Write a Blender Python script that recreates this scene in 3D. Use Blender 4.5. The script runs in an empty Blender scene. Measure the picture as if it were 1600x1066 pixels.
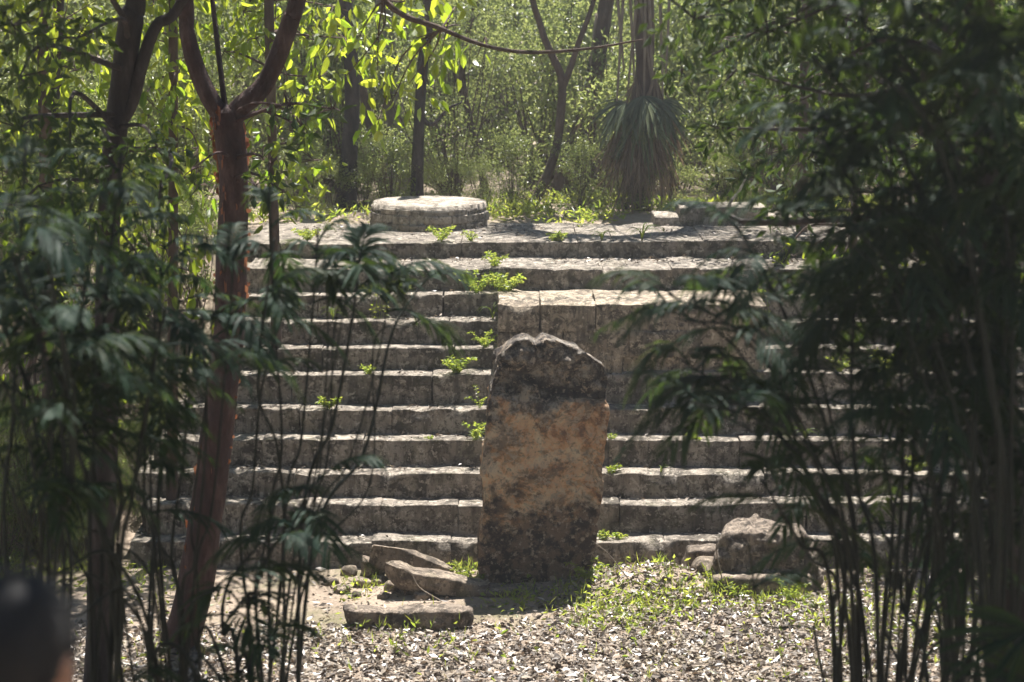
import bpy, bmesh, math
import numpy as np
from mathutils import Vector, Matrix

# ------------------------------------------------------------------ camera, sky, sun, exposure
SC = bpy.context.scene
COL = SC.collection
FPX = 3000.0                      # focal length in pixels of a 1600 px wide frame
PITCH = math.radians(10.0)
CAM = np.array([0.0, 0.0, 4.5])
SUN_EL, SUN_AZ = math.radians(67), math.radians(16)   # azimuth from +Y towards +X (behind the stairs, a bit right)

cd = bpy.data.cameras.new('camera')
cam = bpy.data.objects.new('camera', cd)
COL.objects.link(cam)
cam.location = CAM
cam.rotation_euler = (math.pi / 2 - PITCH, 0, 0)
cd.sensor_width = 36.0
cd.lens = FPX / 1600.0 * 36.0
cd.clip_start = 0.1
cd.clip_end = 2000.0
cd.dof.use_dof = True
cd.dof.focus_distance = 15.4
cd.dof.aperture_fstop = cd.lens / 1000.0 / 0.034
cd.dof.aperture_blades = 9
SC.camera = cam

W = bpy.data.worlds.new('World')
SC.world = W
W.use_nodes = True
wn = W.node_tree.nodes
sky = wn.new('ShaderNodeTexSky')
sky.sky_type = 'NISHITA'
sky.sun_disc = False
sky.sun_elevation = SUN_EL
sky.sun_rotation = SUN_AZ
sky.dust_density = 0.3
sky.ozone_density = 2.5
wn['Background'].inputs['Strength'].default_value = 0.05
W.node_tree.links.new(sky.outputs[0], wn['Background'].inputs['Color'])

sd = bpy.data.lights.new('sun', 'SUN')
sd.energy = 5.0
sd.angle = math.radians(0.55)
sd.color = (1.0, 0.955, 0.89)
sun = bpy.data.objects.new('sun', sd)
COL.objects.link(sun)
S = Vector((math.sin(SUN_AZ) * math.cos(SUN_EL), math.cos(SUN_AZ) * math.cos(SUN_EL), math.sin(SUN_EL)))
sun.rotation_euler = S.to_track_quat('Z', 'Y').to_euler()
sun.location = (4, 20, 30)

SC.view_settings.view_transform = 'Standard'
SC.view_settings.look = 'None'
SC.view_settings.exposure = 1.65
SC.view_settings.gamma = 1.0
SC.render.engine = 'CYCLES'
SC.cycles.max_bounces = 6
SC.cycles.diffuse_bounces = 3
SC.cycles.use_adaptive_sampling = True
SC.cycles.adaptive_threshold = 0.02
SC.cycles.transmission_bounces = 4
SC.cycles.volume_bounces = 0
SC.cycles.use_denoising = True

# ------------------------------------------------------------------ helpers
FW = np.array([0, math.cos(PITCH), -math.sin(PITCH)])
UP = np.array([0, math.sin(PITCH), math.cos(PITCH)])
RT = np.array([1.0, 0, 0])
rng = np.random.default_rng(7)


def P(px, py, Y):
    d = FW + (px - 800) / FPX * RT + (533 - py) / FPX * UP
    return CAM + d * (Y / d[1])


def _hash(ix, iy, iz, seed):
    h = (ix.astype(np.int64) * 374761393 + iy.astype(np.int64) * 668265263 + iz.astype(np.int64) * 2147483647 + seed * 1274126177) & 0xffffffff
    h = ((h ^ (h >> 13)) * 1274126177) & 0xffffffff
    h = ((h ^ (h >> 16)) * 2246822519) & 0xffffffff
    h = h ^ (h >> 15)
    return (h & 0xffffff) / float(0x7fffff) - 1.0


def vnoise(p, seed=0):
    p = np.asarray(p, float)
    i = np.floor(p).astype(np.int64)
    f = p - i
    f = f * f * (3 - 2 * f)
    r = 0
    for dx in (0, 1):
        for dy in (0, 1):
            for dz in (0, 1):
                w = (f[:, 0] if dx else 1 - f[:, 0]) * (f[:, 1] if dy else 1 - f[:, 1]) * (f[:, 2] if dz else 1 - f[:, 2])
                r = r + w * _hash(i[:, 0] + dx, i[:, 1] + dy, i[:, 2] + dz, seed)
    return r


def fbm(p, freq=1.0, octv=4, seed=0, gain=0.5):
    p = np.asarray(p, float) * freq
    a, s, r = 1.0, 0.0, 0
    for k in range(octv):
        r = r + a * vnoise(p + 17.3 * k, seed + k)
        s += a
        a *= gain
        p = p * 2.03
    return r / s


def mesh(name, V, F, mats=None, smooth=False, tint=None, mi=None):
    """V (n,3); F one (m,k) array or a list of such arrays"""
    V = np.ascontiguousarray(V, dtype=np.float32)
    Fs = F if isinstance(F, list) else [F]
    Fs = [np.asarray(f, dtype=np.int32) for f in Fs if len(f)]
    me = bpy.data.meshes.new(name)
    me.vertices.add(len(V))
    me.vertices.foreach_set('co', V.ravel())
    nl = sum(f.size for f in Fs)
    npoly = sum(len(f) for f in Fs)
    me.loops.add(nl)
    me.loops.foreach_set('vertex_index', np.concatenate([f.ravel() for f in Fs]))
    me.polygons.add(npoly)
    tot = np.concatenate([np.full(len(f), f.shape[1], np.int32) for f in Fs])
    me.polygons.foreach_set('loop_start', np.concatenate([[0], np.cumsum(tot)[:-1]]).astype(np.int32))
    if mi is not None:
        me.polygons.foreach_set('material_index', np.asarray(mi, np.int32))
    me.update(calc_edges=True)
    me.polygons.foreach_set('use_smooth', np.full(npoly, bool(smooth)))
    if tint is not None:
        a = me.attributes.new('tint', 'FLOAT', 'FACE')
        a.data.foreach_set('value', np.asarray(tint, np.float32))
    for m in (mats if isinstance(mats, (list, tuple)) else [mats]):
        if m is not None:
            me.materials.append(m)
    return me


def obj(name, me, parent=None, loc=None, rot=None):
    o = bpy.data.objects.new(name, me)
    COL.objects.link(o)
    if parent is not None:
        o.parent = parent
    if loc is not None:
        o.location = loc
    if rot is not None:
        o.rotation_euler = rot
    return o


def tag(o, label=None, cat=None, group=None, kind=None):
    if label: o['label'] = label
    if cat: o['category'] = cat
    if group: o['group'] = group
    if kind: o['kind'] = kind
    return o


def thing(name, loc, label, cat, group=None):
    o = obj(name, None, loc=loc)
    o.empty_display_size = 0.1
    return tag(o, label, cat, group)


def copy_tree(o, parent=None):
    c = o.copy()
    COL.objects.link(c)
    c.parent = parent
    for ch in list(o.children):
        copy_tree(ch, c)
    return c


class MB:
    """collects quads / tris / tints into one mesh"""
    def __init__(self):
        self.v, self.f3, self.f4, self.t3, self.t4, self.n = [], [], [], [], [], 0

    def add(self, V, F, tint=0.5):
        F = np.asarray(F, np.int64)
        t = np.broadcast_to(np.asarray(tint, float), (len(F),))
        self.v.append(V)
        if F.shape[1] == 3:
            self.f3.append(F + self.n); self.t3.append(t)
        else:
            self.f4.append(F + self.n); self.t4.append(t)
        self.n += len(V)

    def build(self, name, mat, smooth=False):
        fs, ts = [], []
        if self.f3:
            fs.append(np.concatenate(self.f3)); ts.append(np.concatenate(self.t3))
        if self.f4:
            fs.append(np.concatenate(self.f4)); ts.append(np.concatenate(self.t4))
        return mesh(name, np.concatenate(self.v), fs, mat, smooth, np.concatenate(ts))


def unit(a):
    a = np.asarray(a, float)
    return a / (np.linalg.norm(a, axis=-1, keepdims=True) + 1e-9)


def spline(pts, n):
    """Catmull-Rom through pts, n samples per span"""
    pts = np.asarray(pts, float)
    ext = np.vstack([2 * pts[0] - pts[1], pts, 2 * pts[-1] - pts[-2]])
    out = []
    for i in range(1, len(ext) - 2):
        p0, p1, p2, p3 = ext[i - 1:i + 3]
        for t in np.linspace(0, 1, n, endpoint=False):
            out.append(0.5 * (2 * p1 + (p2 - p0) * t + (2 * p0 - 5 * p1 + 4 * p2 - p3) * t * t + (3 * p1 - p0 - 3 * p2 + p3) * t ** 3))
    out.append(pts[-1])
    return np.array(out)


def tube(pts, rad, seg=8, n=1, bump=0.0, bfreq=6.0, seed=0):
    pts = np.asarray(pts, float)
    rad = np.asarray(rad, float)
    if n > 1:
        rad = np.interp(np.linspace(0, len(pts) - 1, (len(pts) - 1) * n + 1), np.arange(len(pts)), rad)
        pts = spline(pts, n)
    T = unit(np.gradient(pts, axis=0))
    u = np.cross(T[0], [0.3, 0.9, 0.1]); u = unit(u)
    us = []
    for t in T:
        u = u - t * (u @ t); u = unit(u); us.append(u)
    us = np.array(us)
    vs = np.cross(T, us)
    a = np.linspace(0, 2 * math.pi, seg, endpoint=False)
    dirs = us[:, None, :] * np.cos(a)[None, :, None] + vs[:, None, :] * np.sin(a)[None, :, None]
    V = pts[:, None, :] + dirs * rad[:, None, None]
    V = V.reshape(-1, 3)
    if bump:
        k = 1 + bump * fbm(V * np.array([1, 1, 0.35]), bfreq, 3, seed)
        V = np.repeat(pts, seg, 0) + (V - np.repeat(pts, seg, 0)) * k[:, None]
    m = len(pts)
    i = np.arange(m - 1)[:, None] * seg
    j = np.arange(seg)[None, :]
    F = np.stack([i + j, i + (j + 1) % seg, i + seg + (j + 1) % seg, i + seg + j], -1).reshape(-1, 4)
    # closing tip
    V = np.vstack([V, pts[-1] + T[-1] * rad[-1] * 0.6])
    F3 = np.array([[(m - 1) * seg + k, (m - 1) * seg + (k + 1) % seg, m * seg] for k in range(seg)])
    return V, F, F3


def tube_into(mb, *a, tint=0.5, **k):
    V, F, F3 = tube(*a, **k)
    n0 = mb.n
    mb.add(V, F, tint)
    mb.f3.append(F3 + n0); mb.t3.append(np.full(len(F3), tint))


def ball(n, r):
    d = unit(r.normal(size=(n, 3)))
    return d * (r.random((n, 1)) ** 0.45)


def leaves_into(mb, pos, axis, L, Wd, r, fold=0.25, hi=False, tint=None, curl=0.0):
    """leaf blades: base at pos, pointing along axis; folded along the midrib"""
    n = len(pos)
    a = unit(axis)
    s = unit(np.cross(a, r.normal(size=(n, 3))))
    nn = np.cross(s, a)
    L = np.broadcast_to(np.asarray(L, float), (n,))[:, None]
    Wd = np.broadcast_to(np.asarray(Wd, float), (n,))[:, None]
    t = r.random(n) if tint is None else tint
    up = nn * (Wd * fold)
    i = np.arange(n)[:, None]
    if not hi:
        V = np.stack([pos, pos + a * L * 0.45 + s * Wd * 0.5 + up, pos + a * L - nn * L * curl, pos + a * L * 0.45 - s * Wd * 0.5 + up], 1).reshape(-1, 3)
        F = np.concatenate([i * 4 + np.array([0, 1, 2]), i * 4 + np.array([0, 2, 3])], 1).reshape(-1, 3)
        mb.add(V, F, np.repeat(t, 2))
    else:
        mid = pos + a * L * 0.5 - nn * L * curl * 0.3
        tip = pos + a * L - nn * L * curl
        V = np.stack([pos,
                      pos + a * L * 0.22 + s * Wd * 0.42 + up * 0.8, mid + a * L * 0.12 + s * Wd * 0.42 + up * 0.8, tip,
                      mid + a * L * 0.12 - s * Wd * 0.42 + up * 0.8, pos + a * L * 0.22 - s * Wd * 0.42 + up * 0.8, mid], 1).reshape(-1, 3)
        F = np.concatenate([i * 7 + np.array([0, 1, 2, 6]), i * 7 + np.array([6, 2, 3, 3]), i * 7 + np.array([0, 6, 4, 5])], 1).reshape(-1, 4)
        # tip triangles kept as tris
        q = np.concatenate([i * 7 + np.array([0, 1, 2, 6]), i * 7 + np.array([0, 6, 4, 5])], 1).reshape(-1, 4)
        t3 = np.concatenate([i * 7 + np.array([6, 2, 3]), i * 7 + np.array([6, 3, 4])], 1).reshape(-1, 3)
        n0 = mb.n
        mb.add(V, q, np.repeat(t, 2))
        mb.f3.append(t3 + n0); mb.t3.append(np.repeat(t, 2))


def cloud_into(mb, centers, radii, per, L, Wd, r, droop=0.5, hi=False, out=0.5, spread=0.35, flat=1.0):
    """leaves spread through the volume of each clump"""
    for c, rad in zip(centers, radii):
        k = max(4, int(per * (rad ** 2) / 0.16))
        b = ball(k, r)
        rad3 = np.array([rad, rad, rad * flat])
        pos = c + b * rad3
        ax = unit(b) * out + r.normal(size=(k, 3)) * 0.55 + np.array([0, 0, -droop])
        ct = r.random()
        t = np.clip(ct * spread + r.random(k) * (1 - spread), 0, 1)
        leaves_into(mb, pos, ax, L * (0.7 + 0.6 * r.random(k)), Wd * (0.7 + 0.6 * r.random(k)), r, hi=hi, tint=t, curl=0.12)


def rounded_box(sx, sy, sz, cell, rad):
    """subdivided box -sx/2.., z from 0 to sz, rounded edges"""
    nx, ny, nz = [max(2, int(round(s / cell))) for s in (sx, sy, sz)]

    def ax(n, s):
        # extra rows near the edges
        t = np.linspace(0, 1, n + 1) * s
        e = np.array([rad * 0.35, rad])
        return np.unique(np.round(np.concatenate([t, e, s - e]), 5))
    X, Y, Z = ax(nx, sx) - sx / 2, ax(ny, sy) - sy / 2, ax(nz, sz)
    Vs, Fs, n = [], [], 0

    def face(A, B, fn):
        nonlocal n
        g = np.array([[fn(a, b) for b in B] for a in A]).reshape(-1, 3)
        la, lb = len(A), len(B)
        i = (np.arange(la - 1)[:, None] * lb + np.arange(lb - 1)[None, :]).ravel()
        Fs.append(np.stack([i, i + 1, i + lb + 1, i + lb], 1) + n)
        Vs.append(g); n += len(g)
    face(X, Z, lambda a, b: (a, -sy / 2, b)); Fs[-1] = Fs[-1][:, ::-1]
    face(X, Z, lambda a, b: (a, sy / 2, b))
    face(Y, Z, lambda a, b: (-sx / 2, a, b))
    face(Y, Z, lambda a, b: (sx / 2, a, b)); Fs[-1] = Fs[-1][:, ::-1]
    face(X, Y, lambda a, b: (a, b, sz)); Fs[-1] = Fs[-1][:, ::-1]
    face(X, Y, lambda a, b: (a, b, 0))
    V = np.concatenate(Vs); F = np.concatenate(Fs)
    # merge seams
    key = np.round(V, 5)
    uq, inv = np.unique(key, axis=0, return_inverse=True)
    inv = inv.ravel()
    V = uq; F = inv[F]
    lo = np.array([-sx / 2 + rad, -sy / 2 + rad, rad]); hi_ = np.array([sx / 2 - rad, sy / 2 - rad, sz - rad])
    c = np.clip(V, lo, hi_)
    d = V - c
    l = np.linalg.norm(d, axis=1, keepdims=True)
    V = np.where(l > 1e-6, c + d / np.maximum(l, 1e-6) * rad, V)
    return V, F[:, ::-1]


def vnormals(V, F):
    n = np.zeros_like(V)
    a = V[F[:, 1]] - V[F[:, 0]]; b = V[F[:, 2]] - V[F[:, 0]]
    fn = np.cross(a, b)
    for k in range(F.shape[1]):
        np.add.at(n, F[:, k], fn)
    return unit(n)


def remeshed(V, F, voxel, smooth_it=0):
    me = mesh('tmp', V, F)
    bm = bmesh.new(); bm.from_mesh(me)
    bmesh.ops.remove_doubles(bm, verts=bm.verts, dist=1e-5)
    bmesh.ops.recalc_face_normals(bm, faces=bm.faces)
    bm.to_mesh(me); bm.free()
    o = bpy.data.objects.new('tmp', me); COL.objects.link(o)
    m = o.modifiers.new('r', 'REMESH'); m.mode = 'VOXEL'; m.voxel_size = voxel
    if smooth_it:
        s = o.modifiers.new('s', 'SMOOTH'); s.iterations = smooth_it; s.factor = 0.5
    dg = bpy.context.evaluated_depsgraph_get()
    ev = o.evaluated_get(dg)
    m2 = bpy.data.meshes.new_from_object(ev)
    nv = len(m2.vertices)
    V2 = np.empty(nv * 3, np.float32); m2.vertices.foreach_get('co', V2)
    F2 = np.array([list(p.vertices) for p in m2.polygons if len(p.vertices) == 4])
    bpy.data.objects.remove(o); bpy.data.meshes.remove(m2); bpy.data.meshes.remove(me)
    return V2.reshape(-1, 3).astype(float), F2


# ------------------------------------------------------------------ materials
def new_mat(name):
    m = bpy.data.materials.new(name)
    m.use_nodes = True
    nt = m.node_tree
    return m, nt, nt.nodes, nt.links, nt.nodes['Principled BSDF']


def nd(nt, t, **kw):
    n = nt.nodes.new(t)
    for k, v in kw.items():
        if k in n.inputs:
            n.inputs[k].default_value = v
        else:
            setattr(n, k, v)
    return n


def ramp(nt, fac, stops):
    r = nt.nodes.new('ShaderNodeValToRGB')
    el = r.color_ramp.elements
    while len(el) < len(stops):
        el.new(0.5)
    for e, (p, c) in zip(el, stops):
        e.position = p
        e.color = (c[0], c[1], c[2], 1) if hasattr(c, '__len__') else (c, c, c, 1)
    nt.links.new(fac, r.inputs[0])
    return r.outputs[0]


def mixc(nt, fac, a, b):
    m = nt.nodes.new('ShaderNodeMix'); m.data_type = 'RGBA'
    for s, v in ((m.inputs[0], fac), (m.inputs[6], a), (m.inputs[7], b)):
        if isinstance(v, (int, float)):
            s.default_value = v
        elif isinstance(v, tuple):
            s.default_value = (v[0], v[1], v[2], 1)
        else:
            nt.links.new(v, s)
    return m.outputs[2]


def noise(nt, vec, scale, detail=6, rough=0.6, dist=0.0):
    n = nd(nt, 'ShaderNodeTexNoise', Scale=scale, Detail=detail, Roughness=rough, Distortion=dist)
    nt.links.new(vec, n.inputs['Vector'])
    return n.outputs[0]


def pos_vec(nt, scale=(1, 1, 1)):
    g = nt.nodes.new('ShaderNodeNewGeometry')
    m = nd(nt, 'ShaderNodeMapping')
    m.inputs['Scale'].default_value = scale
    nt.links.new(g.outputs['Position'], m.inputs[0])
    return m.outputs[0]


def obj_vec(nt, scale=(1, 1, 1)):
    g = nt.nodes.new('ShaderNodeTexCoord')
    m = nd(nt, 'ShaderNodeMapping')
    m.inputs['Scale'].default_value = scale
    nt.links.new(g.outputs['Object'], m.inputs[0])
    return m.outputs[0]


def bump(nt, bsdf, h, strength=0.5, dist=0.02):
    b = nd(nt, 'ShaderNodeBump', Strength=strength, Distance=dist)
    nt.links.new(h, b.inputs['Height'])
    nt.links.new(b.outputs[0], bsdf.inputs['Normal'])


def stone_mat(name, pale, mid, dark, lichen=0.5, moss=0.0):
    m, nt, N, Lk, B = new_mat(name)
    v = pos_vec(nt)
    base = ramp(nt, noise(nt, v, 3.0, 10, 0.72), [(0.40, mid), (0.58, pale)])
    rnd = nt.nodes.new('ShaderNodeObjectInfo').outputs['Random']
    base = mixc(nt, ramp(nt, rnd, [(0.3, 0.0), (1.0, 0.35)]), base, mid)
    streak = ramp(nt, noise(nt, pos_vec(nt, (5, 5, 0.9)), 1.6, 8, 0.7), [(0.48, 0.0), (0.60, 0.65)])
    base = mixc(nt, streak, base, dark)
    spots = ramp(nt, noise(nt, v, 7.5, 9, 0.72, 0.5), [(0.52 - 0.05 * lichen, 0.0), (0.60 - 0.03 * lichen, 0.85)])
    base = mixc(nt, spots, base, dark)
    if moss:
        ms = ramp(nt, noise(nt, v, 3.7, 8, 0.75), [(0.52, 0.0), (0.62, moss)])
        base = mixc(nt, ms, base, (0.075, 0.08, 0.028))
    fine = noise(nt, v, 17, 7, 0.7)
    base = mixc(nt, ramp(nt, fine, [(0.55, 0.0), (0.60, 0.75)]), base, tuple(min(0.6, 1.3 * q) for q in pale))
    base = mixc(nt, ramp(nt, noise(nt, v, 24, 6, 0.7), [(0.55, 0.0), (0.60, 0.7)]), base, dark)
    Lk.new(base, B.inputs['Base Color'])
    B.inputs['Roughness'].default_value = 0.92
    B.inputs['Specular IOR Level'].default_value = 0.2
    big = noise(nt, v, 14, 10, 0.72)
    bump(nt, B, big, 0.9, 0.05)
    return m


def leaf_mat(name, c0, c1, tr0, tr1, trans=0.5, rough=0.45, spec=0.5, sick=None):
    m, nt, N, Lk, B = new_mat(name)
    at = nd(nt, 'ShaderNodeAttribute', attribute_name='tint')
    f = at.outputs['Fac']
    cb = mixc(nt, f, c0, c1)
    if sick:
        rn = nt.nodes.new('ShaderNodeObjectInfo').outputs['Random']
        cb = mixc(nt, ramp(nt, rn, [(0.90, 0.0), (0.97, 0.8)]), cb, sick)
        cb = mixc(nt, ramp(nt, noise(nt, pos_vec(nt), 9, 5, 0.7), [(0.56, 0.0), (0.66, 0.6)]), cb, sick)
    Lk.new(cb, B.inputs['Base Color'])
    B.inputs['Roughness'].default_value = rough
    B.inputs['Specular IOR Level'].default_value = spec
    T = nt.nodes.new('ShaderNodeBsdfTranslucent')
    Lk.new(mixc(nt, f, tr0, tr1), T.inputs[0])
    mx = nt.nodes.new('ShaderNodeMixShader'); mx.inputs[0].default_value = trans
    Lk.new(B.outputs[0], mx.inputs[1]); Lk.new(T.outputs[0], mx.inputs[2])
    Lk.new(mx.outputs[0], nt.nodes['Material Output'].inputs[0])
    return m


def bark_mat(name, a, b, c, vs=3.0, rough=0.85, bs=0.6):
    m, nt, N, Lk, B = new_mat(name)
    v = pos_vec(nt, (1, 1, 0.35))
    col = ramp(nt, noise(nt, v, vs * 2, 8, 0.7), [(0.32, a), (0.52, b), (0.7, c)])
    Lk.new(col, B.inputs['Base Color'])
    B.inputs['Roughness'].default_value = rough
    B.inputs['Specular IOR Level'].default_value = 0.25
    bump(nt, B, noise(nt, v, vs * 8, 6, 0.7), bs, 0.03)
    return m


M = {}
M['stair'] = stone_mat('stair_limestone', (0.375, 0.33, 0.277), (0.205, 0.175, 0.145), (0.055, 0.048, 0.040), 0.55, 0.25)
M['pier'] = stone_mat('pier_limestone', (0.46, 0.385, 0.295), (0.265, 0.215, 0.165), (0.06, 0.052, 0.042), 0.5, 0.2)
M['drum'] = stone_mat('altar_limestone', (0.45, 0.40, 0.34), (0.32, 0.275, 0.22), (0.12, 0.105, 0.085), 0.4, 0.0)
M['slab'] = stone_mat('fallen_slab_limestone', (0.33, 0.27, 0.21), (0.20, 0.16, 0.125), (0.07, 0.058, 0.047), 0.4, 0.3)
M['boulder'] = stone_mat('boulder_limestone', (0.30, 0.245, 0.195), (0.18, 0.145, 0.115), (0.06, 0.05, 0.042), 0.6, 0.0)
M['mortar'] = stone_mat('stair_core', (0.16, 0.14, 0.115), (0.11, 0.095, 0.075), (0.05, 0.045, 0.038), 0.5, 0.3)


def stela_material():
    m, nt, N, Lk, B = new_mat('stela_stone')
    v = obj_vec(nt)
    grey = ramp(nt, noise(nt, v, 9, 10, 0.75), [(0.43, (0.06, 0.052, 0.048)), (0.51, (0.22, 0.19, 0.165)), (0.58, (0.50, 0.45, 0.39))])
    t1 = ramp(nt, noise(nt, v, 3.4, 10, 0.7, 0.4), [(0.40, (0.30, 0.16, 0.10)), (0.46, (0.66, 0.33, 0.17)), (0.51, (0.86, 0.52, 0.27)), (0.57, (0.88, 0.74, 0.56))])
    t2 = ramp(nt, noise(nt, v, 9, 7, 0.7, 0.3), [(0.44, (0.20, 0.12, 0.085)), (0.48, (0.70, 0.41, 0.23)), (0.55, (0.84, 0.66, 0.46))])
    tan = mixc(nt, 0.5, t1, t2)
    sep = nt.nodes.new('ShaderNodeSeparateXYZ'); Lk.new(v, sep.inputs[0])
    # ragged border between the weathered head and the ochre stained body
    add = nd(nt, 'ShaderNodeMath', operation='MULTIPLY_ADD'); add.inputs[1].default_value = 1.3
    Lk.new(noise(nt, v, 3.2, 6, 0.7), add.inputs[0]); Lk.new(sep.outputs['Z'], add.inputs[2])
    head = ramp(nt, add.outputs[0], [(0.0, 0.0), (1.0, 1.0)])
    mr = nd(nt, 'ShaderNodeMapRange'); mr.inputs['From Min'].default_value = 1.99; mr.inputs['From Max'].default_value = 2.09
    Lk.new(add.outputs[0], mr.inputs[0])
    col = mixc(nt, mr.outputs[0], tan, grey)
    # dark lichen towards the foot, with its own ragged shape
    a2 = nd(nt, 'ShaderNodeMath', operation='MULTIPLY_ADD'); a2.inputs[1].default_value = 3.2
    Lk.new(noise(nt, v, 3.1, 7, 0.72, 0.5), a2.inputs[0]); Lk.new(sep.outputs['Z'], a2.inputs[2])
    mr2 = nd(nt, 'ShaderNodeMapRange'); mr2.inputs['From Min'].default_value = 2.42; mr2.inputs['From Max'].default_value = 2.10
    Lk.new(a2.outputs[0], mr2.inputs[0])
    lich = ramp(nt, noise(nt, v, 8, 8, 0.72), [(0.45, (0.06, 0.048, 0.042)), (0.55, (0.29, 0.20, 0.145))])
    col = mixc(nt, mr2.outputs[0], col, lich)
    pat = ramp(nt, noise(nt, v, 2.6, 9, 0.75, 0.6), [(0.53, 0.0), (0.585, 0.7)])
    col = mixc(nt, pat, col, (0.12, 0.09, 0.075))
    vor = nd(nt, 'ShaderNodeTexVoronoi', Scale=16); Lk.new(v, vor.inputs['Vector'])
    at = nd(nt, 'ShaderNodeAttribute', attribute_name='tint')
    col = mixc(nt, ramp(nt, at.outputs['Fac'], [(0.15, 0.0), (0.8, 0.85)]), col, (0.045, 0.038, 0.036))  # groove shade put into the colour, with lichen stain, so it reads deeper
    pale = ramp(nt, vor.outputs['Distance'], [(0.05, 0.7), (0.17, 0.0)])
    fine = ramp(nt, noise(nt, v, 19, 6, 0.7), [(0.55, 0.0), (0.60, 0.7)])
    fdark = ramp(nt, noise(nt, v, 15, 7, 0.72, 0.6), [(0.55, 0.0), (0.64, 0.6)])
    col = mixc(nt, fine, col, (0.70, 0.56, 0.42))
    col = mixc(nt, fdark, col, (0.06, 0.048, 0.042))
    col = mixc(nt, pale, col, (0.34, 0.32, 0.26))
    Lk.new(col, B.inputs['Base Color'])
    B.inputs['Roughness'].default_value = 0.95
    B.inputs['Specular IOR Level'].default_value = 0.15
    bump(nt, B, noise(nt, v, 22, 10, 0.8), 1.0, 0.08)
    return m


M['stela'] = stela_material()


def ground_material():
    m, nt, N, Lk, B = new_mat('forest_soil')
    v = pos_vec(nt)
    soil = ramp(nt, noise(nt, v, 1.3, 10, 0.7), [(0.3, (0.17, 0.125, 0.09)), (0.5, (0.36, 0.28, 0.21)), (0.7, (0.45, 0.36, 0.28))])
    grit = ramp(nt, noise(nt, v, 38, 6, 0.8), [(0.35, (0.12, 0.09, 0.065)), (0.62, (0.36, 0.29, 0.23))])
    col = mixc(nt, 0.4, soil, grit)
    green = ramp(nt, noise(nt, v, 0.9, 8, 0.7), [(0.5, 0.0), (0.66, 0.7)])
    col = mixc(nt, green, col, (0.10, 0.105, 0.035))
    Lk.new(col, B.inputs['Base Color'])
    B.inputs['Roughness'].default_value = 0.95
    bump(nt, B, noise(nt, v, 24, 8, 0.75), 0.9, 0.04)
    return m


M['soil'] = ground_material()
M['leaf_bg'] = leaf_mat('thicket_leaf', (0.045, 0.075, 0.018), (0.10, 0.125, 0.03), (0.15, 0.21, 0.055), (0.45, 0.48, 0.15), 0.52, 0.36)
M['leaf_far'] = leaf_mat('far_leaf', (0.05, 0.08, 0.02), (0.10, 0.12, 0.035), (0.14, 0.19, 0.06), (0.33, 0.37, 0.15), 0.5, 0.4)
M['leaf_hang'] = leaf_mat('hanging_leaf', (0.04, 0.075, 0.012), (0.085, 0.12, 0.02), (0.2, 0.35, 0.02), (0.58, 0.62, 0.05), 0.56, 0.34)
M['leaf_canopy'] = leaf_mat('canopy_leaf', (0.022, 0.042, 0.014), (0.05, 0.075, 0.022), (0.06, 0.12, 0.015), (0.18, 0.25, 0.03), 0.24, 0.5, 0.25)
M['frond'] = leaf_mat('cane_palm_leaf', (0.008, 0.021, 0.016), (0.021, 0.042, 0.028), (0.03, 0.075, 0.02), (0.14, 0.2, 0.03), 0.26, 0.55, 0.10, sick=(0.05, 0.055, 0.03))
M['weed'] = leaf_mat('weed_leaf', (0.06, 0.10, 0.025), (0.12, 0.15, 0.04), (0.34, 0.48, 0.05), (0.6, 0.62, 0.10), 0.55, 0.4, sick=(0.14, 0.12, 0.05))
M['litter'] = leaf_mat('dead_leaf', (0.05, 0.036, 0.027), (0.46, 0.39, 0.315), (0.05, 0.03, 0.02), (0.3, 0.18, 0.1), 0.15, 0.38, 0.6)
M['dead_frond'] = leaf_mat('dry_palm_leaf', (0.18, 0.135, 0.10), (0.38, 0.30, 0.22), (0.16, 0.11, 0.07), (0.36, 0.27, 0.17), 0.35, 0.7, 0.2)
M['fan'] = leaf_mat('fan_palm_leaf', (0.06, 0.085, 0.05), (0.13, 0.15, 0.08), (0.12, 0.17, 0.06), (0.26, 0.30, 0.11), 0.4, 0.38)
M['peel'] = leaf_mat('peeling_bark', (0.13, 0.055, 0.038), (0.24, 0.11, 0.07), (0.25, 0.09, 0.045), (0.45, 0.19, 0.09), 0.38, 0.5, 0.3)
M['red_bark'] = bark_mat('gumbo_limbo_bark', (0.03, 0.019, 0.019), (0.062, 0.034, 0.031), (0.14, 0.09, 0.08), 3.5, 0.7, 0.9)
M['dark_bark'] = bark_mat('dark_bark', (0.022, 0.018, 0.017), (0.045, 0.036, 0.033), (0.10, 0.08, 0.075), 3.0)
M['grey_bark'] = bark_mat('grey_bark', (0.12, 0.10, 0.09), (0.22, 0.19, 0.17), (0.32, 0.29, 0.26), 3.0)
M['brown_bark'] = bark_mat('brown_bark', (0.05, 0.034, 0.027), (0.10, 0.07, 0.055), (0.17, 0.125, 0.10), 3.0)
M['cane'] = bark_mat('cane_stem', (0.008, 0.012, 0.009), (0.014, 0.019, 0.014), (0.028, 0.032, 0.024), 5.0, 0.55, 0.2)
M['twig'] = bark_mat('dry_twig', (0.13, 0.10, 0.08), (0.22, 0.18, 0.14), (0.30, 0.25, 0.2), 5.0)


def plain(name, c, rough=0.8):
    m, nt, N, Lk, B = new_mat(name)
    v = obj_vec(nt)
    Lk.new(mixc(nt, ramp(nt, noise(nt, v, 30, 5, 0.6), [(0.3, 0.0), (0.7, 1.0)]), tuple(0.75 * x for x in c), c), B.inputs['Base Color'])
    B.inputs['Roughness'].default_value = rough
    return m


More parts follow.
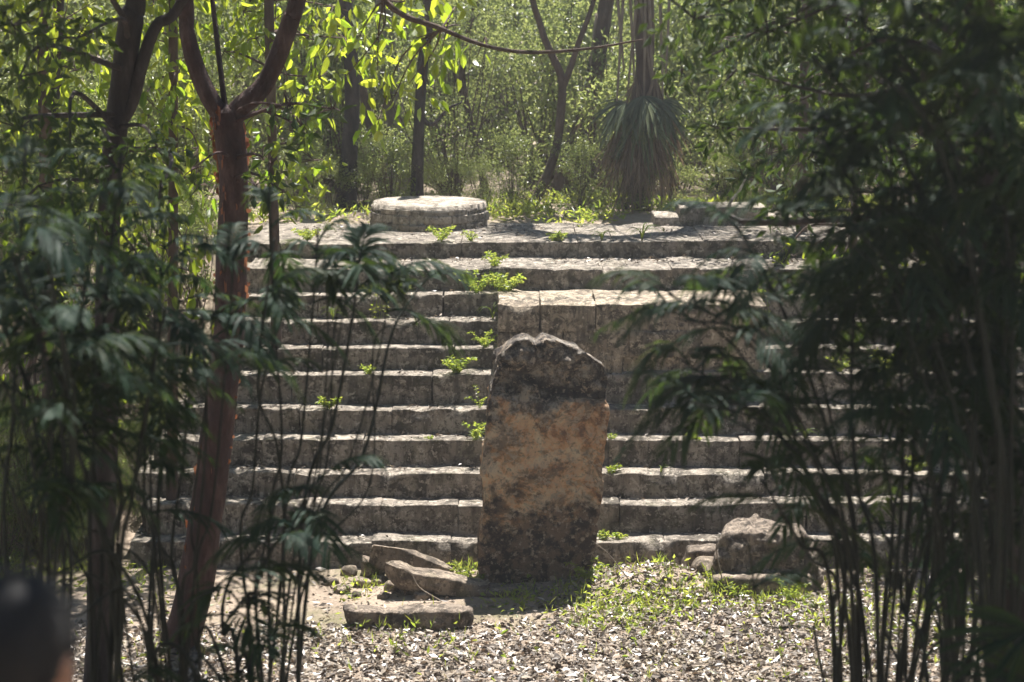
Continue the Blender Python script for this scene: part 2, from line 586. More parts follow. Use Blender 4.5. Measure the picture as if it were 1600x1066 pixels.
M['skin'] = plain('skin', (0.36, 0.19, 0.13), 0.55)
M['shirt'] = plain('shirt_cloth', (0.05, 0.05, 0.06), 0.9)
M['trousers'] = plain('trouser_cloth', (0.06, 0.06, 0.07), 0.9)
M['hair'] = plain('black_hair', (0.010, 0.009, 0.009), 0.8)
M['shoe'] = plain('shoe_leather', (0.05, 0.035, 0.025), 0.6)

# ------------------------------------------------------------------ terrain
STEP_PX = [845, 788, 740, 690, 640, 586, 545, 501, 461, 420, 378]
STEP_Y = [15 + 0.255 * i for i in range(10)] + [18.05]
STEP_Z = [float(P(700, y, Y)[2]) for y, Y in zip(STEP_PX, STEP_Y)]
ZTOP = STEP_Z[-1]
STAIR_L = [-3.15, -3.1, -3.05, -3.0, -2.95, -2.78, -2.62, -2.55, -2.5, -2.5, -2.5]
STAIR_R = [4.7, 4.7, 4.65, 4.6, 4.5, 4.4, 4.3, 4.2, 4.1, 4.0, 3.9]


def sstep(a, b, x):
    t = np.clip((x - a) / (b - a), 0, 1)
    return t * t * (3 - 2 * t)


def ground_z(x, y):
    x = np.asarray(x, float); y = np.asarray(y, float)
    p = np.stack([x.ravel(), y.ravel(), np.zeros(x.size)], 1)
    n1 = fbm(p, 0.5, 3, 3).reshape(x.shape); n2 = fbm(p, 2.2, 3, 5).reshape(x.shape)
    near = 2.9 * (1 - sstep(-2.0, 9.5, y)) + 0.06 * n1
    near = np.where(y < 9.5, near, 0.02 * n1)
    z = near + 0.012 * n2
    inst = sstep(-3.6, -3.0, x) * (1 - sstep(4.3, 5.2, x))
    side = (ZTOP + 0.05) * sstep(15.2, 19.2, y) + 0.12 * n1 * sstep(15, 16, y) + 0.05 * n2 * sstep(15, 16, y)
    inner = np.clip((y - 15.5) * 0.72 - 0.32, -0.02, ZTOP - 0.06) 
    up = inner * inst + side * (1 - inst)
    z = np.where(y > 15.0, np.maximum(up, -0.05), z)
    back = sstep(19.3, 20.5, y)
    z = z * (1 - back) + back * (ZTOP - 0.02 + 0.07 * n1 + 0.03 * n2)
    # low earth mound at the right of the stela
    z = z + 0.19 * np.exp(-(((x - 1.1) / 0.5) ** 2 + ((y - 14.35) / 0.38) ** 2))
    z = z + 0.05 * np.exp(-(((x - 2.3) / 1.0) ** 2 + ((y - 13.6) / 0.7) ** 2))
    return z


def gz(x, y):
    return float(ground_z(np.array([x]), np.array([y]))[0])


xs = np.concatenate([[-600, -300, -150, -80, -50, -35, -25, -18, -13], np.arange(-10, 10.01, 0.11), [13, 18, 25, 35, 50, 80, 150, 300, 600]])
ysg = np.concatenate([[-600, -200, -80, -30, -12, -6, -3], np.arange(-1, 9, 0.3), np.arange(9, 16, 0.07), np.arange(16, 24, 0.14), [25, 26, 28, 30, 33, 37, 42, 50, 70, 100, 200, 600]])
gx, gy = np.meshgrid(xs, ysg)
gV = np.stack([gx.ravel(), gy.ravel(), ground_z(gx, gy).ravel()], 1)
nx_ = len(xs)
i = (np.arange(len(ysg) - 1)[:, None] * nx_ + np.arange(nx_ - 1)[None, :]).ravel()
tag(obj('ground', mesh('ground', gV, np.stack([i, i + 1, i + nx_ + 1, i + nx_], 1), M['soil'], True)), kind='structure')

# ------------------------------------------------------------------ the staircase: step > block
stair = thing('stone_staircase', (0.6, 15, 0), 'wide weathered limestone staircase of eleven long steps behind the standing stone', 'staircase')


def stone_block(name, x0, x1, y0, y1, z0, z1, mat, parent, r, cell=0.05, rad=0.010, amp=0.013, chip=0.045, sag=0.010, loc0=(0, 0, 0), rotz=0.0, wave=1.0):
    sx, sy, sz = x1 - x0, y1 - y0, z1 - z0
    V, F = rounded_box(sx, sy, sz, cell, min(rad, 0.3 * min(sx, sy, sz)))
    n = vnormals(V, F)
    c = np.array([(x0 + x1) / 2, (y0 + y1) / 2, z0])
    wpos = V + c
    # long slow waviness shared along the course, then rough surface, then chipped edges
    d = amp * fbm(wpos, 3.2, 3, 11) + amp * 0.7 * fbm(wpos, 11, 3, 23)
    V2 = V + n * d[:, None]
    top = np.clip(V[:, 2] / sz, 0, 1)
    V2[:, 2] += sag * fbm(wpos * np.array([1, 0.3, 0.3]), 1.3, 3, 31) * top
    V2[:, 1] += 0.025 * fbm(wpos * np.array([1, 0.2, 0.6]), 1.1, 3, 37)
    course = np.stack([wpos[:, 0], np.full(len(V), z0 * 3.7), np.full(len(V), 0.5)], 1)
    V2[:, 2] += 0.035 * fbm(course, 0.55, 3, 91) * top * wave
    V2[:, 1] += 0.05 * fbm(course, 0.5, 3, 97) * wave
    front = 1 - np.clip((V[:, 1] + sy / 2) / 0.12, 0, 1)
    upper = np.clip((V[:, 2] - sz + 0.10) / 0.10, 0, 1)
    ch = np.clip(fbm(wpos, 5.0, 3, 41) - 0.12, 0, 1) * front * upper
    V2[:, 1] += ch * chip * 2.2
    V2[:, 2] -= ch * chip * 1.6
    me = mesh(name, V2, F, mat, True)
    o = obj(name, me, parent)
    o.location = c - np.array(loc0) + np.array([0, r.normal() * 0.006, 0])
    o.rotation_euler = (r.normal() * 0.006, r.normal() * 0.003, rotz + r.normal() * 0.008)
    return o


rs = np.random.default_rng(21)
for k in range(11):
    y0, z1 = STEP_Y[k], STEP_Z[k]
    z0 = (STEP_Z[k - 1] if k else 0.0) - 0.04
    depth = 0.62 if k < 9 else (1.05 if k == 9 else 1.6)
    step = obj('step', None, stair)
    step.location = (0, 0, 0)
    core = mesh('step_core', *(lambda V, F: (V, F))(*rounded_box(STAIR_R[k] - STAIR_L[k] - 0.1, depth - 0.08, z1 - z0 - 0.03, 0.5, 0.01)), M['mortar'], False)
    oc = obj('step_core', core, step)
    oc.location = np.array([(STAIR_L[k] + STAIR_R[k]) / 2, y0 + 0.03 + depth / 2, z0]) - np.array([0.6, 15, 0])
    x = STAIR_L[k] + rs.uniform(-0.1, 0.1)
    while x < STAIR_R[k]:
        w = rs.uniform(0.5, 1.25)
        if rs.random() < 0.18:
            w = rs.uniform(0.25, 0.4)
        stone_block('block', x, x + w - 0.001, y0 + rs.normal() * 0.010, y0 + depth, z0, z1 + rs.normal() * 0.005, M['stair'], step, rs, loc0=(0.6, 15, 0))
        x += w

# ------------------------------------------------------------------ masonry pier standing on the flight, right of its middle
PX0 = P(778, 475, 16.36)
PX1 = P(1200, 475, 16.36)
pz0 = STEP_Z[5] - 0.03
pz1 = float(PX0[2])
pier = thing('stone_pier', (float(PX0[0]) + 1, 16.36, pz0), 'squared masonry pier built out over the steps behind the standing stone', 'pier')
rp = np.random.default_rng(5)
courses = [pz0, pz0 + (pz1 - pz0) * 0.30, pz0 + (pz1 - pz0) * 0.64, pz1]
for ci in range(3):
    x = float(PX0[0]) + (0.0 if ci != 1 else 0.0)
    xe = float(PX1[0])
    while x < xe - 0.1:
        w = min(rp.uniform(0.36, 0.66), xe - x)
        if xe - (x + w) < 0.2:
            w = xe - x
        stone_block('block', x, x + w - 0.001, 16.36 + rp.normal() * 0.014, 17.2, courses[ci] - (0.02 if ci else 0), courses[ci + 1] - 0.006, M['pier'], pier, rp,
                    loc0=(float(PX0[0]) + 1, 16.36, pz0), chip=0.05, amp=0.018, wave=0.3)
        x += w

# ------------------------------------------------------------------ round altar and low wall on the upper terrace
dc = P(667, 366, 18.95)
DR = 0.60
dz1 = float(P(667, 324, 18.95)[2])
dbase = ZTOP - 0.03
drum = thing('round_stone_altar', (float(dc[0]), 19.52, dbase), 'low round stone altar of rubble masonry on the terrace at the top of the stairs', 'altar')
rd = np.random.default_rng(9)


def ring_stone(a0, a1, r0, r1, z0, z1, r, parent, mat, name='stone'):
    na, nz, nr = 5, 4, 3
    V, F = rounded_box(1, 1, 1, 0.2, 0.07)
    a = a0 + (a1 - a0) * (V[:, 0] + 0.5)
    rr = r1 + (r0 - r1) * (V[:, 1] + 0.5)
    z = z0 + (z1 - z0) * V[:, 2]
    Wp = np.stack([np.sin(a) * rr, -np.cos(a) * rr, z], 1)
    out = np.stack([np.sin(a), -np.cos(a), 0 * a], 1)
    Wp = Wp + out * (0.02 * fbm(Wp + r.random() * 9, 9, 3, 3))[:, None]
    Wp[:, 2] += 0.012 * fbm(Wp, 7, 3, 8)
    return obj(name, mesh(name, Wp, F, mat, True), parent)


nco = 3
hh = dz1 - dbase
for ci in range(nco):
    nst = 17 + ci
    off = rd.random()
    cuts = np.sort((np.arange(nst) + off + rd.uniform(-0.25, 0.25, nst)) / nst * 2 * math.pi)
    cuts = np.append(cuts, cuts[0] + 2 * math.pi)
    for q in range(nst):
        ring_stone(cuts[q] + 0.003, cuts[q + 1] - 0.003, 0.34, DR - 0.012 * ci + rd.normal() * 0.012, hh * ci / nco + 0.001 + rd.normal() * 0.006 * (ci > 0), hh * (ci + 1) / nco - 0.03 * (ci == nco - 1), rd, drum, M['drum'])
Vc, Fc, Fc3 = tube(np.array([[0, 0, 0], [0, 0, hh * 0.5], [0, 0, hh - 0.04]]), [0.588, 0.580, 0.572], seg=48)
Vc[-1, 2] = hh - 0.04
obj('core', mesh('core', Vc, [Fc, Fc3], M['drum'], True), drum)
# plastered top
ang = np.linspace(0, 2 * math.pi, 64, endpoint=False)
Vt = [[0, 0, 0.012]]
for rr_ in (0.2, 0.38, 0.5, 0.57, 0.585):
    for a in ang:
        Vt.append([rr_ * math.cos(a), rr_ * math.sin(a), 0.012 if rr_ < 0.58 else -0.045])
Vt = np.array(Vt)
Vt[:, :2] *= (1 + 0.03 * fbm(Vt, 2.2, 3, 71))[:, None]
Vt[:, 2] += 0.012 * fbm(Vt, 4, 3, 61)
Ft = [np.array([[0, 1 + k, 1 + (k + 1) % 64] for k in range(64)])]
q4 = []
for ri in range(4):
    for k in range(64):
        q4.append([1 + ri * 64 + k, 1 + (ri + 1) * 64 + k, 1 + (ri + 1) * 64 + (k + 1) % 64, 1 + ri * 64 + (k + 1) % 64])
Ft.append(np.array(q4))
Vt[:, 2] += hh - 0.012
obj('plaster_top', mesh('plaster_top', Vt, Ft, M['drum'], True), drum)

lw = thing('low_stone_wall', (2.35, 19.6, ZTOP), 'low broken masonry wall on the terrace at right, half behind palm leaves', 'wall')
rl = np.random.default_rng(12)
for ci, zz in enumerate((0.0, 0.10)):
    x = 1.45 + 0.25 * ci
    while x < 2.55 - 0.3 * ci:
        w = rl.uniform(0.4, 0.7)
        stone_block('block', x, x + w - 0.006, 19.35 + rl.normal() * 0.015, 19.95, ZTOP - 0.05 + zz, ZTOP - 0.05 + zz + 0.145, M['drum'], lw, rl, loc0=(2.35, 19.6, ZTOP), cell=0.08)
        x += w

# ------------------------------------------------------------------ the stela
out_px = [(744, 925), (747, 880), (750, 790), (752, 720), (757, 650), (763, 608), (776, 562), (789, 545), (804, 533), (822, 530), (838, 538), (851, 531), (868, 533), (886, 541),
          (903, 545), (915, 556), (930, 565), (943, 573), (949, 590), (950, 650), (945, 705), (940, 765), (931, 830), (921, 890), (916, 925)]
SY = 14.55
pts = np.array([P(x, y, SY) for x, y in out_px])
sb = np.array([float(pts[:, 0].mean()), SY + 0.15, 0.0])
pts = pts - sb
TH = 0.30
nP = len(pts)
front = pts.copy(); back = pts.copy()
back[:, 1] += TH
back[:, 0] *= 0.97
V = np.vstack([front, back])
bmv = bmesh.new()
vf = [bmv.verts.new(p) for p in front]; vb = [bmv.verts.new(p) for p in back]
bmv.faces.new(vf); bmv.faces.new(vb[::-1])
for k in range(nP):
    bmv.faces.new((vf[k], vb[k], vb[(k + 1) % nP], vf[(k + 1) % nP]))
bmesh.ops.triangulate(bmv, faces=bmv.faces)
bmesh.ops.recalc_face_normals(bmv, faces=bmv.faces)
V = np.array([v.co[:] for v in bmv.verts]); bmv.verts.index_update()
F = np.array([[v.index for v in f.verts] for f in bmv.faces]); bmv.free()
V, F = remeshed(V, F, 0.0115, 1)
n = vnormals(V, F)
zt = V[:, 2]
rough_head = sstep(1.38, 1.55, zt + 0.12 * fbm(V, 3, 3, 2))
d = 0.012 * fbm(V, 5, 4, 1) + 0.010 * fbm(V, 20, 3, 2)
# broken head: stepped back, lumpy, with a curved groove running down to the right
fr = 0.05 + 0.95 * np.abs(n[:, 1])
d += rough_head * fr * (-0.03 + 0.15 * fbm(V, 5.0, 4, 9) + 0.06 * fbm(V, 14, 3, 4))
u = (V[:, 0] + 0.47) / 0.94
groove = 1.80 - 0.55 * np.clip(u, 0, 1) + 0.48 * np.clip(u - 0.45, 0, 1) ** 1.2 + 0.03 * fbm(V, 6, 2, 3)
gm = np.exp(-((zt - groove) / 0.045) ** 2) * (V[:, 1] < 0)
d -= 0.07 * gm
# faint worn relief on the body
body = 1 - rough_head
d += body * 0.045 * np.clip(fbm(V * np.array([1, 0.2, 1]), 4.2, 4, 55), -0.35, 0.35)
V = V + n * d[:, None]
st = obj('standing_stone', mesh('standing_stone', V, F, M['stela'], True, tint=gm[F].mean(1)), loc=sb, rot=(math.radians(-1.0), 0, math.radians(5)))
tag(st, 'tall upright stone slab with broken rounded top and ochre stains before the stairs', 'stela')


# ------------------------------------------------------------------ fallen stones
def rock(name, label, cat, loc, size, rot, mat, seed, amp=0.12, voxel=0.02, group=None, shape=None, rough=1.0, rnd=0.18, facet=0.0):
    V, F = rounded_box(1, 1, 1, 0.1 if rnd < 0.1 else 0.2, rnd)
    V = V * np.array(size)
    if shape is not None:
        V = shape(V)
    V, F = remeshed(V, F, voxel, 1)
    n = vnormals(V, F)
    s = min(size)
    d = s * amp * fbm(V, 0.9 / max(s, 0.08), 4, seed) + 0.012 * rough * fbm(V, 16, 3, seed + 5)
    V = V + n * d[:, None]
    if facet:                              # broken planes: cut the stone back along random flat breaks
        rq = np.random.default_rng(seed)
        hs = np.array(size) / 2
        for _ in range(9):
            pn = unit(rq.normal(size=3) * np.array([1.0, 0.8, 0.9]))
            dist = np.sum(np.abs(pn) * hs) * rq.uniform(0.62, 0.82)
            c0 = np.array([0, 0, hs[2]])
            over = np.clip((V - c0) @ pn - dist, 0, None)
            V = V - over[:, None] * pn * 0.92 * facet
    o = obj(name, mesh(name, V, F, mat, True), loc=loc, rot=rot)
    return tag(o, label, cat, group)


def on_ground(px, py, it=8):
    """point of the terrain seen at a pixel"""
    Y = 14.0
    for _ in range(it):
        p = P(px, py, Y)
        g = gz(p[0], Y)
        d = p - CAM
        t = (g - CAM[2]) / d[2]
        Y = float(CAM[1] + d[1] * t)
    return P(px, py, Y)


def wedge(V):
    V = V.copy()
    t = V[:, 0] / (np.abs(V[:, 0]).max())
    V[:, 2] *= 1 - 0.35 * t
    return V


def taper(V):
    V = V.copy()
    t = V[:, 0] / (np.abs(V[:, 0]).max())
    V[:, 2] *= 1 - 0.45 * np.clip(t, 0, 1)
    V[:, 1] *= 1 - 0.35 * np.clip(t, 0, 1)
    V[:, 2] += 0.04 * (t < -0.4) * (V[:, 2] > 0)
    return V


g0 = on_ground(640, 905)
rock('fallen_slab', 'long broken stone slab tilted down to the right, behind another slab near the stela', 'slab', (P(645, 884, 14.72)[0], 14.72, -0.02), (0.74, 0.15, 0.22), (0.0, math.radians(13), 0.0), M['slab'], 3, 0.08, 0.014, shape=wedge, rnd=0.04, facet=1.0)
rock('fallen_slab', 'thick stone slab leaning on rubble just left of the foot of the stela', 'slab', (P(684, 918, 14.35)[0], 14.32, -0.01), (1.02, 0.26, 0.165), (-0.05, math.radians(7), 0.06), M['slab'], 5, 0.10, 0.014, shape=lambda V: taper(V), rnd=0.04, facet=1.0)
rock('broken_stone', 'small upright broken stone left of the tilted slabs', 'stone', (P(578, 888, 14.75)[0], 14.75, -0.02), (0.20, 0.14, 0.16), (0.1, 0.25, 0.2), M['slab'], 8, 0.12, 0.014, rnd=0.05, facet=1.0)
g1 = on_ground(640, 985)
rock('fallen_slab', 'long low dark slab lying flat alone on the plaza leaf litter', 'slab', (g1[0], g1[1] + 0.12, -0.03), (1.04, 0.2, 0.15), (-0.05, math.radians(0.5), 0.03), M['boulder'], 12, 0.3, 0.014, rnd=0.1, facet=0.45, rough=1.5)
rr2 = np.random.default_rng(44)
rub = [(545, 897, 0.12), (590, 912, 0.10), (618, 920, 0.13), (566, 915, 0.11), (515, 912, 0.09), (606, 893, 0.08), (535, 925, 0.10), (640, 926, 0.12), (575, 902, 0.09), (660, 934, 0.10), (500, 905, 0.06), (555, 932, 0.07), (600, 934, 0.08)]
for k, (px, py, s) in enumerate(rub):
    g = on_ground(px, py)
    rock('rubble_stone', 'loose rubble stone in the heap left of the tilted slabs', 'stone', (g[0], g[1], g[2] - s * 0.25), (s * rr2.uniform(1, 1.5), s, s * 0.75), (rr2.normal() * 0.2, rr2.normal() * 0.2, rr2.uniform(0, 3)), M['slab'], 60 + k, 0.15, 0.012, 'rubble beside the tilted slabs', rnd=0.08, facet=1.0)


def dome(V):
    V = V.copy()
    t = np.clip(V[:, 2] / V[:, 2].max(), 0, 1)
    V[:, 0] *= 1 - 0.30 * t
    V[:, 0] += -0.10 * t
    V[:, 1] *= 1 - 0.25 * t
    return V


rock('carved_boulder', 'large rough pitted boulder lying before the right end of the stairs', 'boulder', (P(1200, 890, 14.5)[0], 14.5, 0.08), (0.92, 0.55, 0.40), (0, math.radians(4), -0.05), M['boulder'], 31, 0.28, 0.016, shape=dome, rough=4.0, rnd=0.08, facet=0.6)
rock('base_stone', 'low squared stone under the large rough boulder', 'stone', (P(1190, 920, 14.35)[0], 14.36, -0.05), (0.86, 0.5, 0.24), (0, 0, 0.04), M['slab'], 33, 0.06, rnd=0.05, facet=0.4)
rock('broken_stone', 'pale angular stone with a flat top beside the large rough boulder', 'stone', (P(1100, 888, 14.5)[0], 14.46, -0.02), (0.20, 0.22, 0.24), (0.05, 0.1, 0.3), M['slab'], 36, 0.08, 0.014, rnd=0.05, facet=1.0)
rock('broken_stone', 'dark rounded stone against the lowest step, left of the large boulder', 'stone', (P(1096, 870, 14.75)[0], 14.74, -0.02), (0.30, 0.2, 0.27), (0, 0.05, 0.1), M['boulder'], 38, 0.2)
rock('sill_stone', 'flat sunken stone at the foot of the stela', 'stone', (P(790, 916, 14.4)[0], 14.33, -0.05), (0.55, 0.24, 0.09), (0, 0.02, -0.05), M['slab'], 39, 0.1)

# ------------------------------------------------------------------ leaf litter, grass and weeds on the plaza
rlit = np.random.default_rng(100)


def litter(n, x0, x1, y0, y1, L, keep):
    x = rlit.uniform(x0, x1, n * 2); y = rlit.uniform(y0, y1, n * 2)
    k = keep(x, y) > rlit.random(n * 2)
    x, y = x[k][:n], y[k][:n]
    m = len(x)
    z = ground_z(x, y) + rlit.uniform(0.004, 0.03, m)
    ax = np.stack([rlit.normal(size=m), rlit.normal(size=m), rlit.normal(size=m) * 0.28], 1)
    return np.stack([x, y, z], 1), ax


mb = MB()


def dens(x, y):
    p = np.stack([x, y, 0 * x], 1)
    nn = fbm(p, 1.1, 3, 77)
    front = 1 - sstep(13.2, 13.7, y + 0.25 * nn - 0.55 * sstep(0.1, 0.8, x))
    return np.clip(0.10 + 0.35 * sstep(-0.2, 0.5, x) + 0.9 * front + 0.35 * nn, 0.05, 1) * (1 - sstep(14.7, 15.0, y))


for n_, rect, Ls in ((24000, (-5.5, 6.5, 9.5, 15.0), 0.055), (34000, (-3.2, 4.2, 11.8, 14.9), 0.04)):
    pos, ax = litter(n_, *rect, Ls, dens)
    m_ = len(pos)
    s = unit(np.cross(unit(ax), np.array([0, 0, 1.0]) + rlit.normal(size=(m_, 3)) * 0.35))
    a = unit(ax)
    nn = np.cross(s, a)
    L = Ls * (0.4 + 1.5 * rlit.random(m_) ** 2)[:, None]; Wd = L * rlit.uniform(0.35, 0.6, m_)[:, None]
    up = nn * Wd * rlit.uniform(-0.35, 0.35, (m_, 1))
    V = np.stack([pos - a * L / 2, pos + s * Wd / 2 + up, pos + a * L / 2 + nn * L * rlit.uniform(-0.2, 0.2, (m_, 1)), pos - s * Wd / 2 + up], 1).reshape(-1, 3)
    ii = np.arange(m_)[:, None] * 4
    mb.add(V, np.concatenate([ii + [0, 1, 2], ii + [0, 2, 3]], 1).reshape(-1, 3), np.repeat(rlit.random(m_) ** 2.0, 2))
tag(obj('leaf_litter', mb.build('leaf_litter', M['litter'])), 'dry fallen leaves scattered over the plaza ground', 'leaf litter', kind='stuff')


mb = MB()
for k in range(11):
    n_ = 420 if k < 9 else 900
    x = rlit.uniform(STAIR_L[k] + 0.1, STAIR_R[k] - 0.1, n_)
    dep = (STEP_Y[k + 1] - STEP_Y[k]) if k < 10 else 1.3
    y = STEP_Y[k] + dep - 0.02 - dep * 0.75 * rlit.random(n_) ** 2.2
    ok = fbm(np.stack([x, np.full(n_, k * 3.1), 0 * x], 1), 1.7, 3, 15) > -0.05
    x, y = x[ok], y[ok]
    cz_ = 0.035 * fbm(np.stack([x, np.full(len(x), ((STEP_Z[k - 1] if k else 0.0) - 0.04) * 3.7), np.full(len(x), 0.5)], 1), 0.55, 3, 91)
    pos = np.stack([x, y, STEP_Z[k] + cz_ + rlit.uniform(0.0, 0.012, len(x))], 1)
    leaves_into(mb, pos, np.stack([rlit.normal(size=len(x)), rlit.normal(size=len(x)), rlit.normal(size=len(x)) * 0.2 + 0.1], 1), rlit.uniform(0.015, 0.055, len(x)), rlit.uniform(0.01, 0.024, len(x)), rlit, tint=rlit.random(len(x)) ** 2)
tag(obj('tread_debris', mb.build('tread_debris', M['litter'])), 'dry leaves and crumbs caught on the treads', 'leaf litter', kind='stuff')


def ground_cover(n, spots, L, h, rr):
    pos, ax = [], []
    for (px, py, rad, w) in spots:
        c = on_ground(px, py)
        m = int(n * w)
        q = rr.normal(size=(m, 2)) * np.array([rad, rad * 1.2]) * 0.55
        x, y = c[0] + q[:, 0], c[1] + q[:, 1]
        ok = y < 14.95
        x, y = x[ok], y[ok]
        z = ground_z(x, y) + rr.random(len(x)) ** 1.5 * h
        pos.append(np.stack([x, y, z], 1))
        ax.append(np.stack([rr.normal(size=len(x)), rr.normal(size=len(x)), rr.uniform(-0.3, 1.2, len(x))], 1))
    return np.concatenate(pos), np.concatenate(ax)


mb = MB()
rg = np.random.default_rng(101)
spots = [(920, 935, 0.35, 0.8), (1010, 940, 0.4, 1.2), (960, 965, 0.35, 1.2), (1120, 935, 0.3, 0.6), (1200, 945, 0.4, 0.6), (1300, 960, 0.4, 0.8), (640, 1000, 0.4, 0.35), (800, 940, 0.25, 0.6),
         (560, 925, 0.2, 0.3), (1400, 940, 0.7, 1.2), (1520, 950, 0.6, 1.2), (100, 880, 0.7, 1.8), (40, 900, 0.6, 1.2), (200, 900, 0.5, 0.7), (280, 930, 0.4, 0.3), (700, 1030, 0.8, 0.25), (1000, 1030, 0.9, 0.3),
         (1250, 1020, 0.9, 0.5), (1450, 1010, 0.9, 0.9), (480, 1010, 0.5, 0.2), (250, 1010, 0.7, 0.4), (1050, 905, 0.3, 0.4), (730, 900, 0.15, 0.15)]
pos, ax = ground_cover(210, spots, 0.05, 0.09, rg)
m_ = len(pos)
leaves_into(mb, pos, ax, rg.uniform(0.025, 0.075, m_), rg.uniform(0.012, 0.03, m_), rg)
# grass blades
blades = rg.integers(0, m_, 1300)
leaves_into(mb, pos[blades] * np.array([1, 1, 1.0]), np.stack([rg.normal(size=1300) * 0.4, rg.normal(size=1300) * 0.4, np.ones(1300)], 1), rg.uniform(0.05, 0.13, 1300), 0.006, rg)
tag(obj('ground_weeds', mb.build('ground_weeds', M['weed'])), 'low green weeds and grass sprouting on the plaza', 'ground cover', kind='stuff')

# ------------------------------------------------------------------ small plants on the steps
STEP_ALL = list(zip(STEP_Y, STEP_Z))
rw = np.random.default_rng(300)


def weed(label, px, py, size, nst, kind='leafy', Y=None, k=None):
    """k: index of the step whose tread carries the plant"""
    if Y is None:
        Y = STEP_Y[k] + 0.06
    p = P(px, py, Y)
    base = np.array([p[0], Y, (STEP_Z[k] - 0.005) if k is not None else gz(p[0], Y)])
    mb = MB()
    big = 1.0 if kind == 'fern' else rw.uniform(0.6, 1.5)
    for s in range(nst):
        az = rw.uniform(0, 2 * math.pi)
        out = np.array([math.cos(az), math.sin(az), 0])
        ln = size * (1.0 if kind == 'fern' else 0.72) * rw.uniform(0.6, 1.1)
        if kind == 'fern':
            out = np.array([rw.normal() * 0.4, -1, 0])
            pts = [np.zeros(3), out * ln * 0.25 + [0, 0, ln * 0.15], out * ln * 0.42 - [0, 0, ln * 0.25], out * ln * 0.45 - [0, 0, ln * 0.8]]
        elif kind == 'grass':
            pts = [np.zeros(3), out * ln * 0.2 + [0, 0, ln * 0.6], out * ln * 0.65 + [0, 0, ln * 0.7], out * ln * 1.0 + [0, 0, ln * 0.45]]
        else:
            pts = [np.zeros(3), out * ln * 0.25 + [0, 0, ln * 0.4], out * ln * 0.55 + [0, 0, ln * 0.7], out * ln * 0.8 + [0, 0, ln * 0.75]]
        c = spline(np.array(pts), 5)
        c = c + rw.normal(size=3) * 0.01 * np.linspace(0, 1, len(c))[:, None]
        tube_into(mb, c, np.linspace(0.0035, 0.0012, len(c)), seg=4, tint=0.3)
        if kind == 'grass':
            T = unit(np.gradient(c, axis=0)); sd_ = np.cross(T, [0, 0, 1]); sd_ = unit(sd_) * 0.006 * np.linspace(1, 0.1, len(c))[:, None]
            Vg = np.vstack([c - sd_, c + sd_]); q = np.arange(len(c) - 1); L_ = len(c)
            mb.add(Vg, np.stack([q, q + 1, q + 1 + L_, q + L_], 1), rw.random())
            continue
        nl = 9 if kind == 'fern' else 7
        for t in np.linspace(0.25, 1.0, nl):
            q = c[int(t * (len(c) - 1))]
            m = 2 if kind == 'fern' else 3
            dirs = rw.normal(size=(m, 3)) * 0.5 + np.array([0, 0, -0.15])
            dirs[:, 0] += np.array([1, -1, 0.3])[:m]
            w_ = (0.011 if kind == 'fern' else 0.015) * (0.6 + size * 1.6) * big
            leaves_into(mb, np.repeat(q[None], m, 0), dirs, w_ * rw.uniform(1.8, 2.6, m), w_, rw, hi=False)
    nm = {'fern': 'fern', 'grass': 'grass_tuft', 'leafy': 'weed_plant'}[kind]
    o = obj(nm, mb.build(nm, M['weed']), loc=base)
    return tag(o, label, {'fern': 'fern', 'grass': 'grass', 'leafy': 'weed'}[kind], 'plants growing on the steps' if k is not None else 'plants by the fallen stones')


W_ = weed
W_('largest bright green weed on the steps, left of the stela head', 715, 583, 0.24, 16, k=5)
W_('long bright fern hanging over two risers left of the masonry pier', 603, 462, 0.42, 7, 'fern', k=8)
W_('small leafy weed beside the top of the hanging fern', 628, 460, 0.20, 8, k=8)
W_('little weed left of the hanging fern on the same tread', 575, 462, 0.14, 7, k=8)
W_('bright weed tucked against the left foot of the masonry pier', 757, 545, 0.22, 12, k=6)
W_('weed climbing beside the upper left corner of the masonry pier', 770, 502, 0.26, 12, 'grass', k=7)
W_('bright weed against the left edge of the stela at half its height', 744, 691, 0.22, 10, k=3)
W_('thin tall sprig against the left edge of the stela', 750, 660, 0.3, 3, k=4)
W_('small weed on a tread between the red trunk and the large weed', 575, 586, 0.13, 8, k=5)
W_('weed on the tread just right of the red trunk', 512, 642, 0.17, 8, k=4)
W_('tiny weed on a riser left of the stela', 672, 697, 0.07, 4, k=3)
W_('weed left of the red trunk near the left end of a step', 310, 586, 0.26, 14, k=5)
W_('sprouting plant at the back of the second highest tread', 772, 415, 0.26, 9, k=9)
W_('yellow green sprig with two long dry stalks right of the stela', 1033, 740, 0.12, 4, 'grass', k=2)
W_('small moss green weed at the right edge of the stela', 955, 742, 0.10, 5, k=2)
W_('small weed right of the stela on a lower tread', 940, 845, 0.11, 5, k=0)
W_('tiny weed right of the stela on the lowest tread', 968, 845, 0.08, 3, k=0)
W_('small bright weed among the treads beside the palm leaves', 1083, 690, 0.10, 5, k=3)
W_('low weed spreading along the tread edge right of the stela', 955, 692, 0.10, 6, k=3)
W_('fern hanging from the masonry pier behind the palm leaves', 1180, 475, 0.36, 5, 'fern', k=8)
W_('grass tuft on a tread behind the right palm canes', 1258, 692, 0.24, 12, 'grass', k=3)
W_('yellow green weed on the right end of a tread behind palm canes', 1475, 692, 0.22, 12, k=3)
W_('weed on a lower tread at right behind dense palm canes', 1432, 742, 0.2, 10, k=2)
W_('weed cluster on the right above the long treads', 1390, 590, 0.34, 14, k=5)
W_('sparse weed at right below the sunlit bush', 1310, 590, 0.28, 8, k=5)
W_('fine grass tuft arching on the riser left of the masonry pier', 520, 502, 0.26, 14, 'grass', k=7)
W_('dark weed growing at the foot of the second riser from the top', 790, 462, 0.34, 18, k=8)
